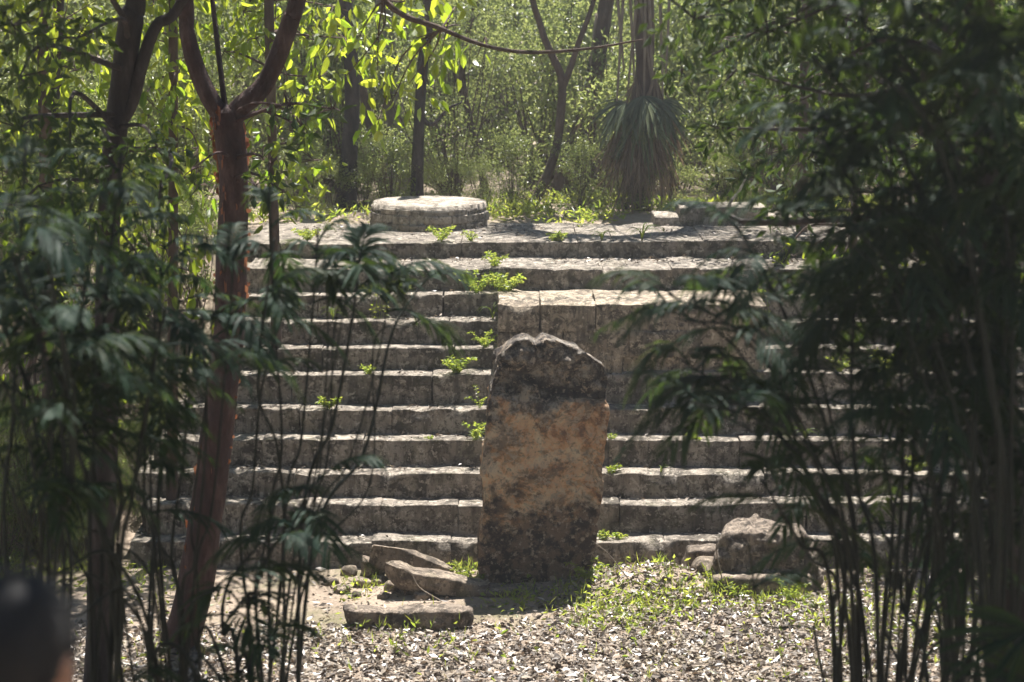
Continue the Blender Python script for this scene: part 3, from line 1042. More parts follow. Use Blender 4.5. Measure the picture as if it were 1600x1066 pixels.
W_('bushy weed on the riser above the masonry pier', 745, 462, 0.34, 16, k=8)
W_('weed at the left end of the terrace edge', 480, 378, 0.2, 12, k=10)
W_('weed at the front of the round altar', 690, 366, 0.24, 9, k=10)
W_('bright weed at the right foot of the round altar', 735, 362, 0.16, 10, k=10)
W_('grassy weed on the terrace edge above the pier', 940, 374, 0.20, 16, 'grass', k=10)
W_('spreading weed on the terrace edge right of the altar', 868, 372, 0.16, 9, k=10)
W_('weed on the terrace beside the hanging dry palm leaf', 1003, 368, 0.3, 14, 'grass', k=10)
W_('bright green plant between the leaning slab and the stela', 722, 895, 0.20, 12, Y=14.62)
W_('pale tall sprig at the left foot of the stela', 748, 880, 0.30, 4, Y=14.45)
W_('grassy weed at the right foot of the stela', 915, 905, 0.26, 9, Y=14.4)
W_('leafy seedling in front of the low squared stone', 1155, 925, 0.20, 8, Y=14.02)
W_('broad leaved seedling before the pale angular stone', 1112, 920, 0.22, 7, Y=14.08)
W_('seedling right of the low squared stone in the shade of canes', 1235, 930, 0.26, 8, Y=13.95)

# terrace grass, dense behind the steps
mb = MB()
rt = np.random.default_rng(310)
nT = 9000
x = rt.uniform(-0.5, 4.2, nT); y = rt.uniform(19.3, 21.6, nT)
x2 = rt.uniform(-6, -0.9, 5000); y2 = rt.uniform(19.6, 21.6, 5000)
x = np.concatenate([x, x2]); y = np.concatenate([y, y2])
keep = ((x - drum.location.x) ** 2 + (y - 19.52) ** 2 > 0.42) & (fbm(np.stack([x, y, 0 * x], 1), 1.4, 3, 8) > 0.05 + 0.35 * (y < 19.9))
x, y = x[keep], y[keep]
pos = np.stack([x, y, ground_z(x, y) + rt.random(len(x)) * 0.13], 1)
m_ = len(x)
leaves_into(mb, pos, np.stack([rt.normal(size=m_), rt.normal(size=m_), rt.uniform(-0.2, 1.5, m_)], 1), rt.uniform(0.04, 0.11, m_), rt.uniform(0.012, 0.035, m_), rt)
tag(obj('terrace_grass', mb.build('terrace_grass', M['weed'])), 'weedy grass on the terrace above the stairs', 'grass', kind='stuff')

# ------------------------------------------------------------------ trees
def tree(name, label, cat, trunk, rad, bark, crown=None, limbs=(), leaf=None, L=0.10, Wd=0.045, per=110, droop=0.6, group=None, seed=0, seg=12, bumpv=0.12, hi=False, flat=0.8, base_flare=True):
    """trunk: list of world points; limbs: list of (points, radii); crown: list of (centre, radius)"""
    r = np.random.default_rng(seed)
    trunk = np.array(trunk, float)
    base = trunk[0].copy()
    t = thing(name, base, label, cat, group)
    rad = np.array(rad, float)
    mb = MB(); tube_into(mb, trunk - base, rad, seg=seg, n=8, bump=bumpv, seed=seed)
    obj('trunk', mb.build('trunk', bark, True), t)
    tips = []
    for lp, lr in limbs:
        mb = MB(); tube_into(mb, np.array(lp) - base, np.array(lr), seg=8, n=6, bump=bumpv, seed=seed + 3)
        obj('limb', mb.build('limb', bark, True), t)
    if crown:
        cs = np.array([c for c, _ in crown]) - base
        rads = np.array([q for _, q in crown])
        mb = MB()
        cloud_into(mb, cs, rads, per, L, Wd, r, droop=droop, hi=hi, flat=flat)
        cr = obj('crown', mb.build('crown', leaf), t)
        mb = MB()
        tp = spline(trunk - base, 8)
        ends = [q for q in tp[int(len(tp) * 0.35):]] + [np.array(lp[-1]) - base for lp, _ in limbs]
        for c, q in zip(cs, rads):
            e = min(ends, key=lambda p: np.linalg.norm(p - c))
            mid = (e + c) / 2 + r.normal(size=3) * 0.08 * np.linalg.norm(e - c)
            dl_ = min(1.0, np.linalg.norm(e - c) / 1.2)
            mid[2] += 0.12 * dl_
            tube_into(mb, [e, mid, c], [0.008 + 0.014 * dl_, 0.006 + 0.008 * dl_, 0.005], seg=5, n=4)
            for _ in range(5):
                b = c + ball(1, r)[0] * q * 0.9
                tube_into(mb, [c, (b + c) / 2 + r.normal(size=3) * 0.05 * q, b], [0.006, 0.004, 0.002], seg=4, n=2)
        obj('branches', mb.build('branches', bark), t)
    return t


def clumps(r, n, x, y, z, rad):
    return [(np.array([r.uniform(*x), r.uniform(*y), r.uniform(*z)]), r.uniform(*rad)) for _ in range(n)]


def PP(lst, Y):
    out = []
    for q in lst:
        out.append(P(q[0], q[1], Y if len(q) < 3 else q[2]))
    return out


def cl_px(lst, Y, r, jit=0.5):
    return [(P(px, py, Y + r.normal() * jit), rad) for px, py, rad in lst]


rc = np.random.default_rng(500)
# red peeling tree
RY = 13.1
gbase = on_ground(285, 1010)
rp_ = [np.array([P(275, 1040, RY)[0], RY, -0.1])] + PP([(300, 940), (325, 780), (344, 640), (357, 500), (364, 380), (366, 280), (358, 205), (352, 175)], RY)
left_l = PP([(352, 190), (330, 155), (308, 110), (292, 50), (290, -10)], RY) + [P(286, -10, RY) + [0, -0.2, 1.3], P(286, -10, RY) + [-0.5, -0.6, 2.4]]
right_l = PP([(352, 192), (378, 165), (410, 135), (435, 85), (455, 30), (468, -15)], RY) + [P(468, -15, RY) + [0.35, 0.1, 1.4], P(468, -15, RY) + [0.8, 0.2, 2.6]]
red = tree('gumbo_limbo_tree', 'tree with red peeling trunk forking in a Y left of the stairs', 'tree', rp_, [0.15, 0.125, 0.12, 0.118, 0.106, 0.10, 0.097, 0.112, 0.10], M['red_bark'],
           crown=clumps(rc, 26, (-5.5, 0.8), (10.8, 14.5), (5.4, 8.2), (0.5, 0.95)) + clumps(rc, 20, (-3.4, 0.9), (13.2, 14.9), (5.6, 7.6), (0.2, 0.4)) + cl_px([(425, 255, .17), (475, 200, .17), (400, 290, .12), (445, 300, .13), (300, 265, .15), (520, 170, .13), (450, 165, .12)], 12.5, rc, 0.15), limbs=[(left_l, [0.072, 0.066, 0.058, 0.052, 0.05, 0.04, 0.025]), (right_l, [0.08, 0.076, 0.07, 0.064, 0.06, 0.055, 0.045, 0.025])],  # the small high clumps are added out of view to dapple the plaza
           leaf=M['leaf_canopy'], L=0.11, Wd=0.05, per=80, seed=2, seg=20, bumpv=0.22)
# loose papery flakes of its bark
mb = MB()
rb = np.random.default_rng(55)
tr = spline(np.array(rp_), 12)
for k in range(300):
    i_ = rb.integers(14, len(tr) - 4)
    a = rb.uniform(0, 2 * math.pi)
    if fbm(np.array([[a, tr[i_][2] * 2, 0]]), 1.2, 2, 4)[0] < 0.0: continue
    out = np.array([math.cos(a), math.sin(a), 0])
    tan_ = np.array([-math.sin(a), math.cos(a), 0])
    c = tr[i_] + out * 0.103 + np.array([0, 0, rb.normal() * 0.05])
    w = rb.uniform(0.012, 0.045); h = rb.uniform(0.02, 0.09); lift = rb.uniform(0.006, 0.028)
    rows = []
    for s_, o_ in ((0, 0.0), (0.4, 0.25), (0.75, 0.7), (1.0, 1.25)):
        for tt in (-0.5, 0.0, 0.5):
            hgt = h * tt * (1 - 0.55 * s_) * rb.uniform(0.6, 1.4)
            rows.append(c + tan_ * w * s_ * (1 - 0.3 * o_) + out * lift * o_ + np.array([0, 0, hgt + 0.2 * h * s_ * rb.normal()]))
    Vp = np.array(rows) - np.array(rp_[0])
    mb.add(Vp, [[q * 3 + e, q * 3 + 3 + e, q * 3 + 4 + e, q * 3 + 1 + e] for q in range(3) for e in (0, 1)], rb.random())
tag(obj('bark_flakes', mb.build('bark_flakes', M['peel']), red), kind='stuff')

# dark forked trunk at the left
DY = 12.0
dk = [np.array([P(150, 1066, DY)[0], DY, -0.1])] + PP([(155, 980), (160, 820), (166, 640), (168, 450), (172, 300), (182, 200), (192, 120), (205, 30), (216, -30)], DY) + [P(216, -30, DY) + [0.15, 0, 1.4]]
tree('dark_trunk_tree', 'tree with straight dark trunk at the left edge of the clearing', 'tree', dk, [0.10, 0.085, 0.08, 0.077, 0.072, 0.07, 0.068, 0.07, 0.078, 0.06, 0.04], M['dark_bark'],
     crown=clumps(rc, 60, (-6.5, -0.2), (4.2, 12.6), (5.2, 7.8), (0.55, 0.95)) + clumps(rc, 5, (-1.2, -0.2), (3.7, 4.6), (5.8, 6.5), (0.6, 0.8)) + cl_px([(30, 200, .3), (110, 230, .28), (60, 290, .3), (190, 255, .22), (245, 230, .2), (140, 330, .25), (30, 120, .22), (20, 40, .3), (120, 60, .2), (250, 300, .18), (60, 400, .3), (210, 390, .2)], 10.6, rc, 0.4),  # near clumps, far out from the trunk, added unseen to shade person and foreground
     limbs=[(PP([(186, 190), (205, 160), (222, 100), (245, 40), (285, 0)], DY) + [P(300, -20, DY) + [0.3, 0, 0.8]], [0.055, 0.05, 0.045, 0.04, 0.035, 0.025])],
     leaf=M['leaf_canopy'], L=0.09, Wd=0.038, per=180, seed=4)
# dark trunk at the right edge
EY = 8.8
ek = [np.array([P(1585, 1066, EY)[0], EY, gz(P(1585, 1066, EY)[0], EY) - 0.1])] + PP([(1590, 1000), (1578, 800), (1560, 600), (1555, 400), (1545, 200), (1530, 0)], EY) + [P(1530, 0, EY) + [-0.1, 0.2, 1.6]]
tree('shaded_tree', 'nearly black trunk in deep shade at the right edge', 'tree', ek, [0.14, 0.10, 0.09, 0.085, 0.08, 0.075, 0.07, 0.05], M['dark_bark'],
     crown=clumps(rc, 50, (0.9, 6.5), (6.0, 12.8), (4.9, 7.6), (0.5, 0.95)) + clumps(rc, 34, (1.6, 4.6), (6.2, 10.2), (5.0, 6.6), (0.5, 0.85)) + cl_px([(1085, 30, .26), (1150, 110, .26), (1120, 200, .2), (1200, 50, .3), (1210, 170, .26), (1270, 240, .26), (1290, 110, .3), (1350, 40, .36), (1360, 190, .32), (1420, 110, .36), (1440, 250, .32), (1500, 40, .4), (1520, 170, .4), (1165, 280, .18), (1330, 300, .25), (1570, 290, .4), (1490, 340, .3), (1065, 110, .15), (1400, 330, .25), (1590, 120, .4), (1220, 330, .18), (1560, 430, .35), (1240, -10, .35), (1130, -20, .3)], 10.6, rc, 0.5), leaf=M['leaf_canopy'], L=0.085, Wd=0.032, per=210, seed=6)  # second clump batch is an unseen canopy, added to darken the right canes

# trees of the thicket behind the terrace (crowns mostly above the frame)
BG = [
    ('slender dark tree rising straight behind the round altar', [(650, 318), (652, 260), (655, 190), (660, 110), (668, 40), (672, -40)], 20.6, [0.085, 0.07, 0.062, 0.06, 0.055, 0.05], 'dark_bark'),
    ('dark tree left of the round altar, partly behind leaves', [(538, 320), (545, 250), (550, 170), (548, 80), (540, 0), (535, -60)], 21.0, [0.13, 0.10, 0.085, 0.08, 0.075, 0.07], 'dark_bark'),
    ('pale grey trunk behind the left end of the round altar', [(628, 318), (622, 250), (616, 180), (606, 100), (600, 20), (596, -50)], 22.2, [0.17, 0.14, 0.13, 0.12, 0.11, 0.10], 'grey_bark'),
    ('short dark leaning trunk between the altar and the dark tree', [(608, 316), (598, 280), (588, 235), (575, 180), (560, 110), (540, 20)], 21.4, [0.08, 0.07, 0.06, 0.05, 0.045, 0.04], 'brown_bark'),
    ('smooth curved sapling swaying like a bow behind the terrace', [(815, 326), (848, 290), (868, 235), (876, 180), (878, 125), (862, 85), (846, 45), (832, -30)], 21.0, [0.06, 0.055, 0.05, 0.048, 0.045, 0.04, 0.035, 0.03], 'brown_bark'),
    ('thin reddish tree leaning left in the middle of the thicket', [(765, 312), (752, 265), (738, 205), (726, 150), (722, 105), (728, 60), (745, -10)], 22.0, [0.055, 0.05, 0.045, 0.042, 0.038, 0.03, 0.025], 'brown_bark'),
    ('stout brown trunk leaning right beside the fan palm', [(886, 300), (900, 250), (913, 205), (924, 150), (934, 90), (946, 10), (956, -60)], 22.6, [0.26, 0.20, 0.16, 0.12, 0.10, 0.09, 0.08], 'brown_bark'),
    ('dim trunk far at right behind the palm leaves', [(1290, 330), (1285, 250), (1275, 150), (1262, 60), (1255, -20)], 21.0, [0.10, 0.085, 0.075, 0.065, 0.06], 'dark_bark'),
    ('second dim trunk far at right, slanting', [(1395, 340), (1375, 250), (1352, 150), (1330, 50), (1315, -40)], 20.4, [0.10, 0.08, 0.075, 0.065, 0.06], 'dark_bark'),
    ('thin dark trunk at the far left of the thicket', [(72, 330), (78, 220), (88, 110), (92, 0), (95, -60)], 18.0, [0.07, 0.06, 0.055, 0.05, 0.045], 'dark_bark'),
]
limb_px = {4: [([(878, 140), (890, 110), (905, 65), (925, 10), (935, -40)], 21.0, [0.04, 0.035, 0.032, 0.028, 0.025])],
           5: [([(735, 200), (712, 208), (690, 215), (672, 235)], 22.0, [0.025, 0.02, 0.016, 0.01]), ([(726, 160), (712, 120), (698, 85), (690, 60)], 22.0, [0.03, 0.025, 0.02, 0.015])],
           0: [([(655, 180), (675, 195), (700, 170), (722, 160)], 20.6, [0.03, 0.024, 0.018, 0.01])],
           6: [([(905, 262), (925, 270), (945, 255), (968, 238), (990, 215)], 22.3, [0.12, 0.09, 0.075, 0.06, 0.05])]}
for k, (lab, px, Y, rad, bark) in enumerate(BG):
    pts_ = PP(px, Y)
    pts_[0][2] = gz(pts_[0][0], Y) - 0.15
    top = pts_[-1]
    pts_ = pts_ + [top + np.array([rc.normal() * 0.2, 0.7, 0.7]), top + np.array([rc.normal() * 0.4, 2.0, 1.3])]
    rad = rad + [rad[-1] * 0.8, rad[-1] * 0.5]
    cr = [(pts_[-1] + rc.normal(size=3) * np.array([1.1, 0.7, 0.45]) + [0, 0.5, 0.2], rc.uniform(0.4, 0.7)) for _ in range(5)]
    if k in (1, 9):  # unseen clumps added here to shade the left background
        cr += clumps(rc, 26, (-10, -2.6), (18.6, 25.0), (5.4, 8.0), (0.6, 1.1))
    if k in (7, 8):  # more unseen clumps, added to keep the right background dim
        cr += clumps(rc, 16, (3.2, 8.0), (19.5, 24.5), (5.6, 8.0), (0.7, 1.1))
    lm = [(PP(a, b), c) for a, b, c in limb_px.get(k, [])]
    tree('thicket_tree', lab, 'tree', pts_, rad, M[bark], crown=cr, limbs=lm, leaf=M['leaf_bg'], L=0.10, Wd=0.045, per=22, seed=30 + k, seg=10, group='trees of the thicket behind the terrace')

# branch with big hanging leaves crossing the top of the picture
br = [P(560, -40, 12.6) + [-0.2, 0, 0.5]] + PP([(600, 0), (690, 45), (760, 72), (830, 82), (920, 76), (1005, 62)], 12.6)
hb = thing('hanging_branch', br[0], 'long grey branch with big hanging leaves sagging across the top middle', 'branch')
mb = MB(); tube_into(mb, np.array(br) - br[0], [0.024, 0.021, 0.018, 0.015, 0.013, 0.010, 0.006], seg=8, n=6, bump=0.25)
obj('wood', mb.build('wood', M['brown_bark'], True), hb)
# ties back to the crown of the red tree
mb = MB(); tube_into(mb, np.array([[0, 0, 0], [-0.35, 0.15, 0.5], [-0.6, 0.3, 1.2]]), [0.035, 0.04, 0.05], seg=8, n=5)
obj('wood', mb.build('wood', M['grey_bark'], True), hb)


mb = MB()
rhb = np.random.default_rng(64)
hcl = [(600, 40, .4), (650, 60, .32), (690, 80, .3), (640, 130, .3), (590, 110, .35), (700, 30, .35), (610, 165, .25), (590, 195, .16), (660, 150, .22), (620, -20, .5), (720, 40, .25), (745, 90, .14), (540, 120, .25), (560, 60, .3)]
hcs = [P(a_, b_, 12.9 + rhb.normal() * 0.2) - br[0] for a_, b_, _ in hcl]
cloud_into(mb, hcs, [q[2] * 0.85 for q in hcl], 26, 0.12, 0.055, rhb, droop=1.1, hi=True)
obj('leaves', mb.build('leaves', M['leaf_hang']), hb)
mb = MB()
for c in hcs:
    e = (np.array(br) - br[0])[min(range(len(br)), key=lambda i_: np.linalg.norm(np.array(br[i_]) - br[0] - c))]
    tube_into(mb, [e, (e + c) / 2 + rhb.normal(size=3) * 0.05 + [0, 0, 0.06], c], [0.008, 0.006, 0.003], seg=5, n=4)
obj('twigs', mb.build('twigs', M['brown_bark']), hb)


def hanging_tree(label, trunk, rad, cl, seed, L=0.125, Wd=0.055, per=60, group='broad leaved trees with hanging backlit leaves', bark='brown_bark', leaf='leaf_hang'):
    return tree('broad_leaved_tree', label, 'tree', trunk, rad, M[bark], crown=cl, leaf=M[leaf], L=L, Wd=Wd, per=per, droop=0.95, seed=seed, hi=True, group=group, flat=1.0)


def trunk_px(px0, px1, Y, top=1.5):
    b = P(px0, 500, Y)
    z0 = gz(b[0], Y) - 0.1
    t = P(px1, 0, Y)
    return [np.array([b[0], Y, z0]), np.array([b[0] * 0.6 + t[0] * 0.4, Y + 0.05, z0 * 0.6 + 0.4 * t[2]]), t, t + np.array([0, 0, top])]


hanging_tree('leafy tree glowing yellow green between the dark trunk and the red trunk', trunk_px(255, 270, 15.4), [0.05, 0.042, 0.035, 0.02],
             cl_px([(240, 60, .35), (300, 90, .3), (225, 150, .35), (285, 190, .35), (250, 250, .35), (310, 290, .3), (215, 320, .3), (290, 380, .28), (320, 440, .2), (330, 500, .15), (250, 440, .25), (240, 0, .4), (300, -30, .45), (310, 230, .3), (270, 130, .3), (230, 380, .3)], 15.4, rc, 0.3) + clumps(rc, 20, (-5.0, -1.9), (15.6, 17.8), (5.0, 6.6), (0.35, 0.65)), 61, per=55)  # the high clumps over it are added above view, to shade these leaves
hanging_tree('leafy tree with yellow green leaves at the upper left corner', trunk_px(60, 70, 15.8), [0.06, 0.05, 0.04, 0.025],
             cl_px([(30, 60, .4), (100, 30, .4), (60, 130, .4), (120, 110, .4), (30, 200, .35), (110, 190, .35), (70, 270, .3), (140, 60, .35), (20, 320, .3), (110, 330, .3), (150, 400, .3), (60, 400, .3)], 15.8, rc, 0.4) + clumps(rc, 44, (-8.5, -2.9), (15.8, 19.0), (5.0, 7.0), (0.45, 0.8)), 62, per=60)  # high clumps above the frame added to shade the left flank
hanging_tree('leafy tree hanging behind the fork of the red trunk', trunk_px(430, 420, 16.6), [0.05, 0.045, 0.04, 0.025],
             cl_px([(400, 60, .35), (350, 80, .3), (430, 30, .35), (480, 60, .4), (500, 120, .35), (540, 60, .4), (410, 250, .28), (420, 310, .25), (470, 190, .3), (380, 20, .4), (520, 10, .4), (450, 130, .3), (400, 180, .22), (490, 250, .3), (440, 270, .3)], 16.6, rc, 0.3), 63, per=45)
hanging_tree('sunlit yellow green bush on the right flank above the long treads', trunk_px(1330, 1350, 17.6, 0.2), [0.04, 0.035, 0.03, 0.02],
             cl_px([(1215, 430, .28), (1260, 470, .28), (1300, 440, .3), (1350, 470, .3), (1400, 440, .3), (1380, 390, .3), (1440, 470, .28), (1460, 420, .28), (1330, 390, .25), (1500, 450, .3), (1420, 500, .22), (1285, 400, .25), (1550, 430, .3), (1240, 400, .2)], 17.6, rc, 0.25), 65, L=0.10, Wd=0.05, per=95)
hanging_tree('dim leafy tree behind the palm canes at upper right', trunk_px(1250, 1260, 18.8), [0.06, 0.05, 0.045, 0.03],
             cl_px([(1180, 40, .4), (1240, 80, .4), (1220, 150, .35), (1300, 120, .4), (1350, 60, .4), (1280, 220, .35), (1350, 200, .35), (1200, 240, .3), (1400, 130, .4), (1240, 310, .3), (1330, 300, .3), (1160, 130, .35), (1130, 60, .35)], 18.8, rc, 0.5), 66, L=0.11, Wd=0.05, per=70, leaf='leaf_canopy')
hanging_tree('dark leafy tree in the upper right corner', trunk_px(1480, 1500, 16.5), [0.07, 0.06, 0.05, 0.035],
             cl_px([(1430, 40, .45), (1500, 30, .45), (1560, 90, .45), (1450, 140, .4), (1530, 180, .4), (1590, 240, .4), (1480, 260, .35), (1420, 230, .35), (1550, 310, .35), (1470, 340, .3), (1600, 30, .5), (1580, 380, .3)], 16.5, rc, 0.5) + clumps(rc, 30, (5.2, 9.0), (15.0, 19.5), (5.0, 7.2), (0.4, 0.8)), 67, L=0.12, Wd=0.055, per=85, leaf='leaf_canopy')  # far right high clumps: unseen canopy added to shade this side
hanging_tree('low leafy sapling at the left end of the steps', trunk_px(60, 60, 15.9, 0.0), [0.03, 0.025, 0.02, 0.01],
             cl_px([(60, 470, .3), (130, 480, .28), (190, 520, .25), (20, 560, .3), (110, 600, .28), (170, 640, .22), (40, 680, .25), (200, 440, .28), (90, 740, .2), (150, 720, .2), (30, 800, .2)], 15.9, rc, 0.3), 68, L=0.09, Wd=0.04, per=60)

# ------------------------------------------------------------------ thicket shrubs behind the terrace
def shrub_proto(seed, h, w, nl, L, leaf, name='thicket_shrub'):
    r = np.random.default_rng(seed)
    cs, rads = [], []
    for _ in range(26):
        z = r.uniform(0.12, 1.0) * h
        ww = w * (0.55 + 0.45 * math.sin(math.pi * min(1, z / h * 0.8 + 0.15)))
        cs.append(np.array([r.normal() * ww * 0.45, r.normal() * ww * 0.45, z])); rads.append(r.uniform(0.22, 0.42))
    t = obj(name, None)
    mb = MB()
    cloud_into(mb, cs, rads, nl, L, L * 0.5, r, droop=0.25)
    obj('foliage', mb.build('foliage', leaf), t)
    mb = MB()
    for c in cs:
        b = np.array([r.normal() * 0.06, r.normal() * 0.06, 0])
        tube_into(mb, [b, (b + c) / 2 + r.normal(size=3) * 0.08, c], [0.016, 0.01, 0.004], seg=5, n=4)
    obj('stems', mb.build('stems', M['brown_bark']), t)
    return t


protos = [shrub_proto(900 + k, 2.2 + 0.25 * k, 1.2, 300 if k % 2 else 190, 0.052 if k % 2 else 0.08, M['leaf_bg']) for k in range(4)]
rsb = np.random.default_rng(950)
spots_sb = []
for row, Y0 in enumerate((21.8, 22.9, 24.2, 25.8, 27.8, 30.0)):
    nrow = 8 + row
    for k in range(nrow):
        x = -6.2 - row * 0.4 + (13.6 + row * 1.0) * (k + 0.5) / nrow + rsb.normal() * 0.3
        spots_sb.append((x, Y0 + rsb.normal() * 0.3, 0.78 + 0.12 * row + rsb.uniform(-0.12, 0.2)))
spots_sb += [(-2.3 + 0.33 * q, 20.6 + 0.25 * (q % 3), 0.26 + 0.03 * (q % 4)) for q in range(8)]
spots_sb += [(1.2, 20.7, 0.34), (1.75, 20.8, 0.3), (2.4, 20.9, 0.4), (0.75, 21.0, 0.32)]
n_thick = len(spots_sb)
for k in range(13):                       # low growth along the left end of the steps
    yy = 15.0 + 0.16 * k + rsb.normal() * 0.1
    spots_sb.append((-3.75 - rsb.random() * 0.9 + 0.15 * (yy > 16), yy, rsb.uniform(0.28, 0.42)))
for k in range(10):
    yy = 15.05 + 0.22 * k
    spots_sb.append((-3.42 - 0.12 * (k % 3) + 0.3 * (yy > 16.3), yy, 0.2 + 0.03 * (k % 4)))
for k in range(15):                       # flanks of the stairs
    yy = rsb.uniform(15.8, 20.4); x = rsb.uniform(-6.0, -3.7 + 0.9 * (yy > 17)); spots_sb.append((x, yy, rsb.uniform(0.4, 0.75)))
for k in range(12):
    x = rsb.uniform(4.9, 7.5); spots_sb.append((x, rsb.uniform(15.2, 19.6), rsb.uniform(0.4, 0.75)))
for k, (x, y, s) in enumerate(spots_sb):
    pr = protos[k % 4]
    o = pr if k < 4 else copy_tree(pr)
    if row == 0 and abs(x - 0.4) < 0.5:
        s *= 0.8
    o.location = (x, y, gz(x, y) - 0.05)
    o.scale = (s, s, s)
    o.rotation_euler = (0, 0, rsb.uniform(0, 6.28))
    if k < n_thick:
        tag(o, 'small leaved green shrub in the dense thicket behind the terrace', 'shrub', 'shrubs of the thicket behind the terrace')
    elif k < n_thick + 38:
        tag(o, 'low shrub on the earth slope left of the stairs', 'shrub', 'shrubs left of the stairs')
    else:
        tag(o, 'low shrub on the earth slope right of the stairs', 'shrub', 'shrubs right of the stairs')

# far wood closing the view
mb = MB()
rf = np.random.default_rng(970)
nf = 420
cs = np.stack([rf.uniform(-26, 26, nf), rf.uniform(32, 46, nf), rf.uniform(2.3, 13, nf)], 1)
cloud_into(mb, cs, rf.uniform(1.0, 1.9, nf), 11, 0.22, 0.12, rf, droop=0.3)
nr = 520                                   # unseen forest ring, added round the clearing behind the viewer to block sky light
th_ = rf.uniform(math.radians(150), math.radians(390), nr)
rr_ = rf.uniform(15, 24, nr)
cs = np.stack([rr_ * np.cos(th_) * 1.05, 6 + rr_ * np.sin(th_), rf.uniform(2.5, 13, nr)], 1)
cloud_into(mb, cs, rf.uniform(1.1, 2.0, nr), 11, 0.24, 0.13, rf, droop=0.3)
tag(obj('far_wood', mb.build('far_wood', M['leaf_far'])), 'far forest foliage closing the view behind the thicket, plus an unseen ring added to block sky light', 'forest', kind='stuff')

# ------------------------------------------------------------------ fan palm behind the terrace
def fan_leaf(mb, hub, d, up, R_, n, r, spread=2.6, droop=0.3, wd=0.035, tint=None, rag=0.0):
    """fan blade: segments radiating from the hub, joined near it and free at the tips"""
    d = unit(d); s = unit(np.cross(d, up)); nn = np.cross(s, d)
    for k in range(n):
        a = (k / (n - 1) - 0.5) * spread + r.normal() * 0.02
        dirv = d * math.cos(a) + s * math.sin(a)
        side = -d * math.sin(a) + s * math.cos(a)
        ln = R_ * (1 - 0.25 * abs(a) / (spread / 2)) * r.uniform(0.9 - 0.5 * rag, 1.08)
        dirv = unit(dirv + r.normal(size=3) * 0.16 * rag)
        bend = r.normal(size=3) * 0.16 * rag
        pts = []
        for t, w in ((0, 0.1), (0.35, 0.85), (0.6, 1.0), (0.82, 0.6), (1.0, 0.05)):
            c = hub + dirv * ln * t + np.array([0, 0, -droop * ln * t * t]) + bend * ln * t * t + nn * 0.03 * t * (k % 2)
            pts.append((c - side * w * wd * 0.5 + nn * 0.012 * w, c, c + side * w * wd * 0.5 + nn * 0.012 * w))
        Vv = np.array(pts).reshape(-1, 3)
        f = []
        for q in range(4):
            b = q * 3
            f += [[b, b + 1, b + 4, b + 3], [b + 1, b + 2, b + 5, b + 4]]
        mb.add(Vv, f, r.random() if tint is None else tint)


rfp = np.random.default_rng(1200)
FY = 20.9
ft = [np.array([P(1005, 330, FY)[0], FY, gz(P(1005, 330, FY)[0], FY) - 0.1])] + PP([(1005, 250), (1006, 120), (1006, 0)], FY) + [P(1006, 0, FY) + [0, 0, 1.2]]
fp = thing('fan_palm', ft[0], 'fan palm with a skirt of hanging dry leaves at the back of the terrace', 'palm')
mb = MB(); tube_into(mb, np.array(ft) - ft[0], [0.10, 0.095, 0.10, 0.10, 0.10], seg=12, n=8, bump=0.5)
obj('trunk', mb.build('trunk', M['brown_bark'], True), fp)
for (px0, px1, py1) in [(972, 962, 185), (998, 980, 150), (1017, 1022, 195), (1030, 1036, 168), (985, 992, 140), (1010, 1006, 165), (1046, 1040, 120), (960, 975, 110), (1000, 1018, 130)]:
    a = P(px0 + rfp.normal() * 3, -10, FY - 0.22); b = P(px1, py1, FY - 0.24 + rfp.normal() * 0.04)
    mb = MB(); tube_into(mb, np.array([a, (a + b) / 2 + [0, -0.02, 0], b]) - ft[0], [0.018, 0.015, 0.010], seg=5, n=4)
    obj('petiole', mb.build('petiole', M['twig'], True), fp)
for (px_, py_, dv_) in ((978, 160, (-0.75, -0.45, -0.45)), (1030, 158, (0.75, -0.4, -0.5)), (1005, 150, (0.15, -0.7, -0.35))):
    mb = MB(); fan_leaf(mb, P(px_, py_, FY - 0.28) - ft[0], np.array(dv_), np.array([0, -0.6, 0.8]), 0.5, 22, rfp, 2.4, 0.55, 0.04, rag=0.5)
    obj('fan_leaf', mb.build('fan_leaf', M['fan']), fp)
mb = MB(); fan_leaf(mb, P(1003, 168, FY - 0.3) - ft[0], np.array([-0.05, -0.45, -0.9]), np.array([0, -1, 0.2]), 0.62, 26, rfp, 3.0, 0.5, 0.04, rag=0.8)
obj('fan_leaf', mb.build('fan_leaf', M['fan']), fp)
for (px, py, dx, R_, mat) in [(985, 180, -0.12, 0.85, 'dead_frond'), (1015, 185, 0.1, 0.9, 'dead_frond'), (1040, 170, 0.25, 0.7, 'dead_frond'), (1000, 210, 0.0, 0.85, 'dead_frond'), (970, 190, -0.2, 0.75, 'dead_frond'), (1030, 200, 0.12, 1.0, 'dead_frond'), (985, 215, -0.1, 0.95, 'dead_frond'), (1010, 150, 0.02, 0.9, 'dead_frond'), (995, 120, -0.08, 0.7, 'dead_frond'), (1022, 110, 0.1, 0.7, 'dead_frond')]:
    mb = MB(); fan_leaf(mb, P(px, py, FY - 0.22 + rfp.normal() * 0.05) - ft[0], np.array([dx, -0.12, -1]), np.array([0, -1, 0]), R_ * 0.92, 40, rfp, 0.42, 0.1, 0.02, rag=0.75)
    obj('dry_leaf', mb.build('dry_leaf', M[mat]), fp)
